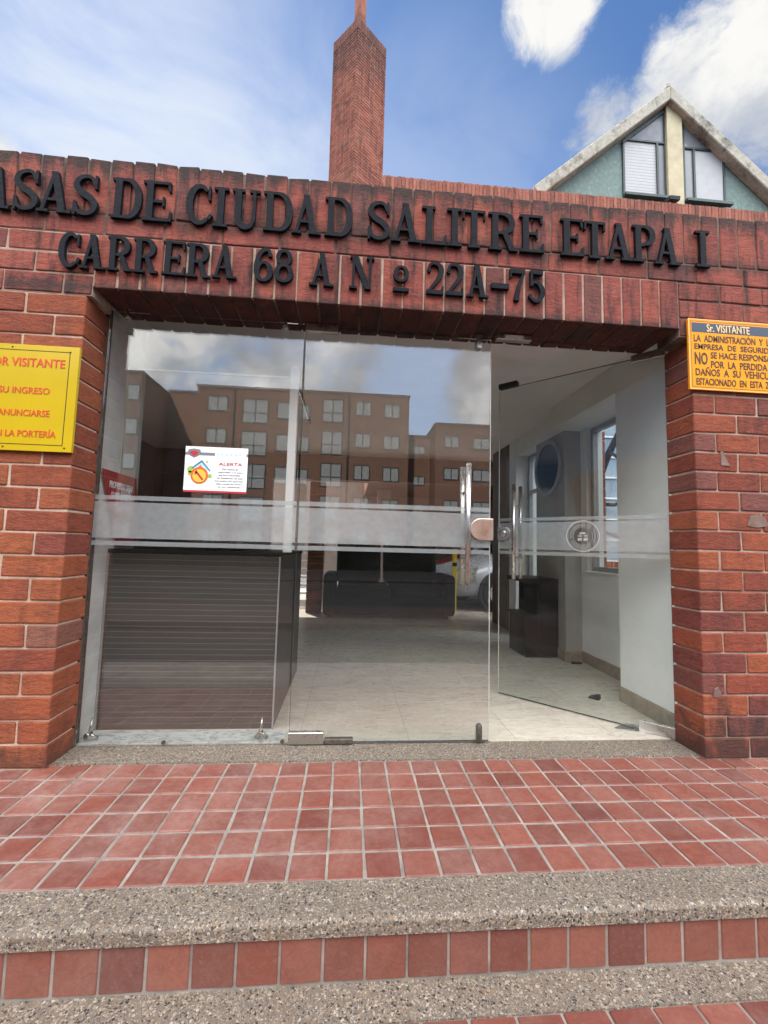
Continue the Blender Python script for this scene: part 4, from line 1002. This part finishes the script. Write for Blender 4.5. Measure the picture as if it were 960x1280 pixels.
b = MB(); b.box(pa, pb, Yg-0.12, Yg-0.0015, Zh-0.2, apx[1]-thk*0.75); b.build('pilaster', m_cream, hs, bevel=0.01)
sgl = (Yg-0.05-CAM.y)/(11.0-CAM.y)
# attic windows: (left x, right x, sill z, transom z, inner edge height, outer edge height)
def attic(xa, xb, za, zt, zi, zo, inner_right, split, louver):
    (X0, ZA), (X1, ZT) = gp(xa, za), gp(xb, zt); ZI, ZO = gp(0, zi)[1], gp(0, zo)[1]; XS = gp(split, 0)[0]
    zl, zr = (ZO, ZI) if inner_right else (ZI, ZO)
    fr = 0.055; yf = Yg-0.05
    zat = lambda x: zl+(zr-zl)*(x-X0)/(X1-X0)
    f = MB()
    f.box(X0, X0+fr, yf, Yg-0.001, ZA, zat(X0)-fr); f.box(X1-fr, X1, yf, Yg-0.001, ZA, zat(X1)-fr); f.box(X0+fr, X1-fr, yf, Yg-0.001, ZA, ZA+fr)
    f.box(X0+fr, X1-fr, yf-0.004, Yg-0.001, ZT-fr/2, ZT+fr/2); f.box(XS-fr/2, XS+fr/2, yf-0.008, Yg-0.001, ZA+fr, ZT-fr/2)
    f.prism_xz([(X0, zl-fr*1.6), (X1, zr-fr*1.6), (X1, zr), (X0, zl)], yf-0.012, Yg-0.001)
    fo = f.build('window', m_green, hs, bevel=0.004)
    bl = MB()
    big = (X0+fr, XS-fr/2) if louver else (XS+fr/2, X1-fr); sm = (XS+fr/2, X1-fr) if louver else (X0+fr, XS-fr/2)
    bl.box(big[0], big[1], yf+0.03, yf+0.034, ZA+fr, ZT-fr/2); bl.build('blind', m_louver if louver else m_blind, fo)
    pn = MB(); pn.box(sm[0], sm[1], yf+0.03, yf+0.034, ZA+fr, ZT-fr/2)
    a_, b_ = X0+fr, X1-fr
    pn.prism_xz([(a_, ZT+fr/2), (b_, ZT+fr/2), (b_, max(ZT+fr/2+0.01, zat(b_)-fr*1.6)), (a_, max(ZT+fr/2+0.01, zat(a_)-fr*1.6))], yf+0.03, yf+0.034)
    pn.build('pane', m_attic, fo)
    sb = MB(); sb.box(X0-0.02, X1+0.08, Yg-0.18, yf-0.014, ZA-0.07, ZA); sb.build('sill', m_green, fo)
m_attic = plain('grey attic glass', (0.20, 0.21, 0.225), 0.15, 0, 0.12, 1.5)
attic(9.34, 10.96, 13.32, 15.44, 16.75, 15.36, True, 10.62, True)
attic(11.58, 13.16, 13.32, 15.36, 16.75, 15.40, False, 11.99, False)
# small lamp on the parapet
fl_ = thing('flood_lamp', 'small black flood lamp sitting on the high brick parapet', 'lamp', (6.62, Yh+0.1, Zh+0.012))
b = MB(); b.tube([(0, 0, 0), (0, 0, 0.07)], 0.02, 10); b.build('bracket', m_black, fl_)
b = MB(); b.prism_yz([(-0.10, 0.07), (0.09, 0.10), (0.07, 0.20), (-0.12, 0.15)], -0.11, 0.11); b.build('lamp_head', m_black, fl_, bevel=0.01)
# chimney: a square stack turned on edge
def chim_at(p, y, z_ref=None): return p
sch = (5.85-CAM.y)/(8.2-CAM.y)
def sp_(x, y, z): return Vector((CAM.x+(x-CAM.x)*sch, CAM.y+(y-CAM.y)*sch, CAM.z+(z-CAM.z)*sch))
cM, cL, cR = sp_(0.085, 8.2, 15.03), sp_(-0.60, 8.88, 15.03), sp_(0.885, 8.86, 15.03)
ch = thing('brick_chimney', 'tall square brick chimney turned on edge with a slim flue on top', 'chimney', (0, 0, 0))
def chim_ring(z, t=0.0):
    c = (cL+cR)/2; cB = cL+cR-cM
    return [Vector((p.x, p.y, z)) for p in (cM, cR, cB, cL)]
b = MB(); zt = cM.z; z = 2.66; dz = 0.068; k = 0
def chim_course(mb, za, zb, u0, u1, pa, pb, inset):
    d = (pb-pa); a = pa+d*u0; c = pa+d*u1; nrm = Vector((d.y, -d.x, 0)).normalized(); th_ = 0.10
    i = -nrm*th_
    v = [a+nrm*inset, c+nrm*inset, c+i, a+i]
    mb._new([(p.x, p.y, zz) for zz in (za, zb) for p in v], [(3,2,1,0), (4,5,6,7), (0,1,5,4), (1,2,6,5), (2,3,7,6), (3,0,4,7)])
ring = [cM, cR, cL+cR-cM, cL]
zs_ = 6.2
while zs_+dz < zt-0.24:
    for q in range(4):
        pa, pb = ring[q], ring[(q+1) % 4]; Ls = (pb-pa).length
        nb = 3; edges = [0.0]
        off = 0.5 if k % 2 else 1.0
        u = off/nb*0.8
        while u < 1-0.05: edges.append(u); u += 1/nb
        edges.append(1.0)
        for u0_, u1_ in zip(edges, edges[1:]): chim_course(b, zs_+0.005, zs_+dz-0.005, u0_+0.006, u1_-0.006, pa, pb, random.uniform(-.002, .002))
    zs_ += dz; k += 1
for q in range(4):
    pa, pb = ring[q], ring[(q+1) % 4]
    for j in range(10): chim_course(b, zs_+0.006, zt+random.uniform(-.004, .004), j/10+0.006, (j+1)/10-0.006, pa, pb, 0.004)
b.build('stack', m_house, ch, bevel=0.003)
b = MB(); ins = 0.007; cc = (cM+cR+cL+ring[2])/4
b.prism_xy([tuple((p+(cc-p).normalized()*ins*1.4).to_2d()) for p in ring], 2.66, zt-0.02); b.build('stack_mortar', m_mortar, ch)
b = MB(); c0 = cc; e1 = (cR-cM).normalized()*0.085; e2 = (cL-cM).normalized()*0.085; off = (cM-cc)*0.35
b.prism_xy([tuple((c0+off+p).to_2d()) for p in (-e1-e2, e1-e2, e1+e2, -e1+e2)], zt-0.3, zt+1.7); b.build('flue', m_house, ch, bevel=0.004)
b = MB(); b.tube([(c0.x-0.25, c0.y+0.4, zt-0.3), (c0.x-0.25, c0.y+0.4, zt-0.1)], 0.03); b.bm.free()

# parked car in the bay behind the lobby
def car(label, loc, rotz, paint):
    c = thing('parked_car', label, 'car', loc, rotz)
    prof = [  # x, half width, z bottom, z belt, z top (bonnet / roof shell)
        (0.00, 0.52, 0.30, 0.50, 0.52), (0.06, 0.70, 0.22, 0.55, 0.60), (0.25, 0.80, 0.19, 0.62, 0.70), (0.60, 0.84, 0.19, 0.70, 0.82), (1.05, 0.85, 0.19, 0.78, 0.93),
        (1.35, 0.85, 0.19, 0.82, 0.97), (2.0, 0.86, 0.19, 0.84, 0.98), (3.0, 0.86, 0.19, 0.85, 0.99), (3.6, 0.85, 0.20, 0.86, 1.0), (4.05, 0.80, 0.22, 0.84, 0.97), (4.22, 0.66, 0.30, 0.78, 0.90)]
    b = MB(); rows = []
    for x, hw, zb, zm, zt_ in prof:
        ring_ = []
        for y, z in ((-hw*0.92, zb), (-hw, zb+0.10), (-hw*1.0, (zb+zm)/2), (-hw*0.985, zm), (-hw*0.86, zt_-0.03), (-hw*0.45, zt_), (hw*0.45, zt_), (hw*0.86, zt_-0.03), (hw*0.985, zm), (hw, (zb+zm)/2), (hw, zb+0.10), (hw*0.92, zb)):
            ring_.append(b.bm.verts.new((x, y, z)))
        rows.append(ring_)
    for a, d in zip(rows, rows[1:]):
        for i in range(12):
            f = b.bm.faces.new((a[i], a[(i+1) % 12], d[(i+1) % 12], d[i])); f.smooth = True
    b.bm.faces.new(rows[0]); b.bm.faces.new(rows[-1][::-1])
    b.build('body', paint, c, subd=1, smooth=True)
    cab = [(1.12, 0.74, 0.95, 0.97), (1.75, 0.66, 0.96, 1.38), (2.35, 0.64, 0.97, 1.46), (3.0, 0.63, 0.97, 1.43), (3.75, 0.70, 0.97, 1.02)]
    for nm, mt_, sc_, dz_ in (('cabin_glass', m_carglass, 1.0, 0.0), ):
        b = MB(); rows = []
        for x, hw, zb, zt_ in cab: rows.append([b.bm.verts.new(p) for p in ((x, -hw*1.12, zb), (x, -hw, zt_-0.02), (x, -hw*0.6, zt_), (x, hw*0.6, zt_), (x, hw, zt_-0.02), (x, hw*1.12, zb))])
        for a, d in zip(rows, rows[1:]):
            for i in range(5):
                f = b.bm.faces.new((a[i], a[i+1], d[i+1], d[i])); f.smooth = True
        b.build(nm, mt_, c)
    b = MB(); b.prism_xz([(1.78, 1.385), (2.35, 1.47), (3.0, 1.44), (3.15, 1.40), (3.0, 1.425), (2.35, 1.455)], -0.60, 0.60); b.build('roof', paint, c)
    for y in (-0.60, 0.60):
        for x0, z0, x1, z1 in ((1.12, 0.96, 1.78, 1.38), (2.4, 0.96, 2.4, 1.45), (3.72, 1.0, 3.0, 1.43)):
            b = MB(); b.tube([(x0, y*1.22, z0), (x1, y*1.06, z1)], 0.03, 8); b.build('pillar', paint, c)
    for y in (-0.80, 0.80):
        for x in (0.82, 3.42):
            b = MB(); b.tube([(x, y-0.09, 0.31), (x, y+0.09, 0.31)], 0.31, 28)
            w = b.build('wheel', m_rubber, c, bevel=0.03, seg=2)
            b = MB(); s_ = -1 if y < 0 else 1
            b.tube([(x, y+s_*0.0905, 0.31), (x, y+s_*0.105, 0.31)], [0.21, 0.19], 24); b.build('rim', m_steel, w)
            b = MB(); b.ring((x, y-0.075 if y < 0 else y-0.02, 0.31), 'y', 0.315, 0.36, 0.095, 28); b.build('arch', m_black, c)
    for s_ in (-1, 1):
        b = MB(); rows = []
        for u in range(6):
            t_ = u/5; x = 0.03+0.42*t_**1.3; y = s_*(0.50+0.325*t_**0.62); hh = 0.065+0.045*t_
            rows.append([b.bm.verts.new(p) for p in ((x-0.02, y+s_*0.012, 0.50+0.10*t_-hh), (x-0.035, y+s_*0.022, 0.52+0.10*t_), (x-0.01, y+s_*0.004, 0.54+0.115*t_+hh*0.7))])
        for a, d in zip(rows, rows[1:]):
            for i in range(2):
                f = b.bm.faces.new((a[i], a[i+1], d[i+1], d[i])); f.smooth = True
        b.build('headlight', m_lamp, c)
    b = MB(); b.box(-0.035, 0.02, -0.40, 0.40, 0.40, 0.50); b.build('grille', m_black, c, bevel=0.01)
    b = MB(); b.box(-0.05, 0.05, -0.55, 0.55, 0.20, 0.30); b.build('lower_bumper', m_black, c, bevel=0.02)
    for s_ in (-1, 1):
        b = MB(); b.box(1.28, 1.40, s_*0.97-0.09, s_*0.97+0.09, 0.98, 1.10); b.build('mirror', paint, c, bevel=0.03, seg=3)
    return c
m_carglass = plain('tinted car glass', (0.02, 0.022, 0.025), 0.05, 0, 0.1, 5, 0, 0.8)
t = NT('headlamp lens'); t.set('Base Color', t.ramp(t.noise(9), [(0.35, (0.25, 0.24, 0.2)), (0.65, (0.75, 0.73, 0.62))])).set('Roughness', 0.1); m_lamp = t.m
car('silver car parked under the house with its headlight towards the lobby', (1.84, 5.62, -0.012), R(10), m_silver)
car2 = car('dark red car parked deep in the bay beyond the silver car', (2.3, 8.35, -0.012), R(3), m_red)
yp = thing('yellow_post', 'yellow painted post standing by the parked silver car', 'post', (2.02, 4.86, -0.012))
b = MB(); b.box(-0.03, 0.03, -0.03, 0.03, 0, 1.02); b.build('shaft', m_yellow, yp, bevel=0.004)
b = MB(); b.box(-0.033, 0.033, -0.033, 0.033, 0.74, 0.80); b.build('black_band', m_black, yp)

# side yard seen through the lobby windows
def brick_block(name, label, cat, x0, x1, y0, y1, z0, z1, m, mm):
    o = thing(name, label, cat, ((x0+x1)/2, (y0+y1)/2, z0)); ox, oy = (x0+x1)/2, (y0+y1)/2
    b = MB(); k = 0; h = 0.0985
    while (k+1)*h <= z1-z0+0.001:
        x = x0 - (0.12 if k % 2 else 0)
        while x < x1-0.01:
            b.box(max(x0, x)+0.005-ox, min(x1, x+0.245)-0.005-ox, y0-oy, y1-oy, k*h+0.005, (k+1)*h-0.005, 0.001); x += 0.245
        k += 1
    b.build('brickwork', m, o, bevel=0.004)
    b = MB(); b.box(x0+0.007-ox, x1-0.007-ox, y0+0.006-oy, y1-0.006-oy, 0, k*h-0.006); b.build('mortar', mm, o)
brick_block('garden_wall', 'low red brick garden wall outside the lobby side window', 'wall', 3.1, 7.6, 4.55, 4.75, -0.6, 0.90, m_brick, m_mortar_p)
brick_block('garden_pillar', 'tall orange brick pillar outside the narrow lobby window', 'pillar', 2.66, 3.02, 3.3, 3.55, -0.6, 1.95, m_brick, m_mortar_p)
brick_block('garden_pillar', 'slim brick pillar just outside the wide lobby side window', 'pillar', 2.66, 2.86, 2.02, 2.16, -0.6, 2.30, m_brick_r, m_mortar)
m_nglass = plain('sky lit glazing', (0.30, 0.36, 0.42), 0.06, 0, 0.35, 1.2, 0, 0.9)
nh = thing('glazed_house', 'neighbouring house front with large white gridded windows behind the tree', 'house', (5.2, 5.02, -0.6))
b = MB(); b.box(-2.2, 2.6, 0.03, 0.40, 0, 4.6); b.build('wall', m_brick_r, nh)
b = MB(); b.box(-2.0, 2.5, 0.012, 0.0295, 1.1, 4.4); b.build('pane', m_nglass, nh)
for i in range(16):
    b = MB(); b.box(-2.0+i*0.30-0.014, -2.0+i*0.30+0.014, -0.01, 0.0115, 1.1, 4.4); b.build('glazing_bar', m_white, nh)
for i in range(10):
    b = MB(); b.box(-2.0, 2.5, -0.014, 0.0112, 1.1+i*0.366-0.014, 1.1+i*0.366+0.014); b.build('glazing_bar', m_white, nh)
tr = thing('street_tree', 'forked dark tree trunk outside the lobby side window', 'tree', (3.94, 3.92, -0.62))
b = MB(); b.tube([(0, 0, 0), (0.02, 0.03, 1.0), (0, 0.0, 2.0), (-0.02, -0.02, 2.75)], [0.10, 0.075, 0.065, 0.06], 12)
b.tube([(-0.02, -0.02, 2.7), (0.0, -0.22, 3.0), (0.02, -0.48, 3.3), (0.05, -0.8, 3.9)], [0.06, 0.05, 0.042, 0.02], 10)
b.tube([(-0.02, -0.02, 2.7), (-0.05, 0.2, 3.2), (-0.1, 0.4, 3.9)], [0.05, 0.04, 0.02], 10)
b.tube([(0.0, -0.30, 3.05), (0.05, -0.6, 2.85), (0.1, -0.9, 3.0)], [0.028, 0.022, 0.01], 8)
b.tube([(0, 0.0, 1.95), (0.05, -0.4, 1.85), (0.1, -0.7, 2.0)], [0.035, 0.028, 0.012], 8)
b.tube([(0, 0.0, 2.35), (0.02, -0.35, 2.3), (0.1, -0.75, 2.45)], [0.03, 0.024, 0.012], 8); b.build('trunk', m_bark, tr)
lf = MB()
m_leaf = plain('leaves', (0.05, 0.075, 0.03), 0.7, 0, 0.4, 9)
for cx_, cy_, cz_, rr_, nn_ in ((0.05, -0.85, 4.1, 0.5, 260), (-0.1, 0.45, 4.1, 0.5, 260), (0.1, -0.9, 3.0, 0.16, 60), (0.1, -0.72, 2.0, 0.15, 50), (0.1, -0.75, 2.45, 0.12, 40)):
    for i in range(nn_):
        d = Vector((random.gauss(0, 1), random.gauss(0, 1), random.gauss(0, 1))); d = d.normalized()*rr_*random.random()**0.45
        a = Vector((random.gauss(0, 1), random.gauss(0, 1), random.gauss(0, 1))).normalized()*0.045; c_ = a.orthogonal().normalized()*0.022
        p = Vector((cx_, cy_, cz_))+d; lf.quad(p-a, p+c_, p+a, p-c_)
lf.build('crown', m_leaf, tr)

# ================================================================== ACROSS THE STREET (seen in the glass)
def flat_block(label, x0, x1, y0, y1, zt_, wins, fill=m_far, pipes=()):
    a = thing('apartment_block', label, 'apartment block', ((x0+x1)/2, y1, -0.62))
    ox, oy, oz = (x0+x1)/2, y1, -0.62
    b = MB(); b.box(x0-ox, x1-ox, y0-oy, 0, 0, zt_-oz); b.build('wall', fill, a)
    b = MB(); b.box(x0-ox-0.05, x1-ox+0.05, y0-oy, 0.06, zt_-oz+0.0005, zt_-oz+0.22); b.build('parapet', m_kerbdark, a)
    for wx0, wx1, wz0, wz1, nx, nz_ in wins:
        fr = MB(); X0, X1, Z0, Z1 = wx0-ox, wx1-ox, wz0-oz, wz1-oz
        t_ = 0.06
        fr.box(X0, X1, 0.001, 0.05, Z0, Z0+t_); fr.box(X0, X1, 0.001, 0.05, Z1-t_, Z1); fr.box(X0, X0+t_, 0.001, 0.05, Z0+t_, Z1-t_); fr.box(X1-t_, X1, 0.001, 0.05, Z0+t_, Z1-t_)
        for i in range(1, nx): xx = X0+(X1-X0)*i/nx; fr.box(xx-0.03, xx+0.03, 0.001, 0.045, Z0+t_, Z1-t_)
        if nz_ > 1: zz = Z0+(Z1-Z0)*0.42; fr.box(X0+t_, X1-t_, 0.001, 0.048, zz-0.03, zz+0.03)
        fo = fr.build('window', m_green, a)
        pn = MB()
        for i in range(nx):
            xa, xb = X0+(X1-X0)*i/nx, X0+(X1-X0)*(i+1)/nx
            pn.box(xa+0.035, xb-0.035, 0.0015, 0.02, Z0+0.03, (Z0+Z1)/2-0.01 if False else Z1-0.03)
        pn.build('pane', m_winlit, fo)
    for px in pipes:
        b = MB(); b.tube([(px-ox, 0.08, 0), (px-ox, 0.08, zt_-oz)], 0.07, 8); b.build('drain_pipe', m_green, a)
    return a
m_kerbdark = plain('parapet concrete', (0.16, 0.10, 0.075), 0.85, 0, 0.2, 3)
FH = 2.66
wins = []
for k in range(5):
    dz = -k*FH
    wins.append((-11.35, -9.75, 11.55+dz, 12.80+dz, 2, 1))
    wins.append((-8.6, -6.55, 10.70+dz, 12.70+dz, 2, 2))
    wins.append((-5.86, -4.80, 11.15+dz, 12.55+dz, 1, 1))
    wins.append((-4.1, -3.2, 11.15+dz, 12.45+dz, 1, 1))
    wins.append((-2.2, -0.5, 11.05+dz, 13.0+dz, 2, 2))
    wins.append((0.5, 1.8, 11.72+dz, 12.95+dz, 2, 1))
    wins.append((2.85, 4.2, 11.65+dz, 12.85+dz, 2, 1))
flat_block('long brown brick apartment block with rows of dark framed windows across the street', -12.2, 4.95, -44, -32, 13.45, [w for w in wins if w[2] > -0.3], pipes=(-9.25, -0.05))
wins = []
for k in range(5):
    dz = -k*FH
    wins.append((7.8, 9.05, 9.25+dz, 10.25+dz, 2, 1)); wins.append((10.2, 11.7, 9.2+dz, 10.2+dz, 2, 1)); wins.append((13.2, 14.6, 9.2+dz, 10.2+dz, 2, 1)); wins.append((16.4, 17.8, 9.2+dz, 10.2+dz, 2, 1)); wins.append((20.0, 21.4, 9.2+dz, 10.2+dz, 2, 1)); wins.append((23.0, 24.5, 9.2+dz, 10.2+dz, 2, 1))
flat_block('lower brown brick apartment block to one side of the long one across the street', 7.1, 27, -44, -31.4, 11.1, [w for w in wins if w[2] > -0.3])
wins = []
for k in range(5):
    dz = -k*FH
    wins.append((-17.8, -16.0, 11.7+dz, 12.95+dz, 2, 1)); wins.append((-21.5, -19.8, 11.7+dz, 12.95+dz, 2, 1))
flat_block('brown brick apartment wing set forward of the long block across the street', -24, -15.9, -44, -30.8, 13.8, [w for w in wins if w[2] > -0.3])
flat_block('recessed brick stair block joining the two wings across the street', -15.88, -12.22, -44, -35.5, 14.1, [])

flat_block('narrow brick link between the long block and the lower one across the street', 5.0, 7.05, -44, -33.4, 10.5, [(5.5, 6.6, 9.0-k*FH, 9.8-k*FH, 2, 1) for k in range(4)])
wins = [(x, x+1.5, 9.6-k*FH, 10.9-k*FH, 2, 1) for k in range(4) for x in (-30, -33.5, -37, -40.5, -44, -47.5, -51, -54.5)]
flat_block('far brown brick apartment block at the end of the row across the street', -58, -26, -44, -31.2, 12.0, wins)
m_hedge = plain('hedge leaves', (0.018, 0.028, 0.014), 0.9, 0, 0.4, 6, 0, 0.1); m_hcore = plain('hedge twigs', (0.010, 0.012, 0.008), 1.0, 0, 0.3, 6, 0, 0.05)
hg = thing('hedge', 'added dark clipped hedge along the foot of the apartment blocks across the street', 'hedge', (-8, -27.4, -0.62))  # added to darken the bright foot of the blocks in the glass
b = MB(); b.box(-24, 34, -0.35, 0.35, 0, 1.62); b.build('core', m_hcore, hg)
b = MB()
for i in range(9000):
    x = random.uniform(-24.1, 34.1); top_ = random.random() < 0.3
    p = Vector((x, random.uniform(-0.4, 0.42) if top_ else 0.36+random.uniform(-.02, .10), (1.64+random.uniform(-.04, .14)+0.05*math.sin(x*1.7)) if top_ else random.uniform(0.02, 1.66)))
    a = Vector((random.gauss(0, 1), random.gauss(0, 1), random.gauss(0, 1))).normalized()*0.09; c_ = a.orthogonal().normalized()*0.05
    b.quad(p-a, p+c_, p+a, p-c_)
b.build('foliage', m_hedge, hg)
print('objects', len(SC.objects))
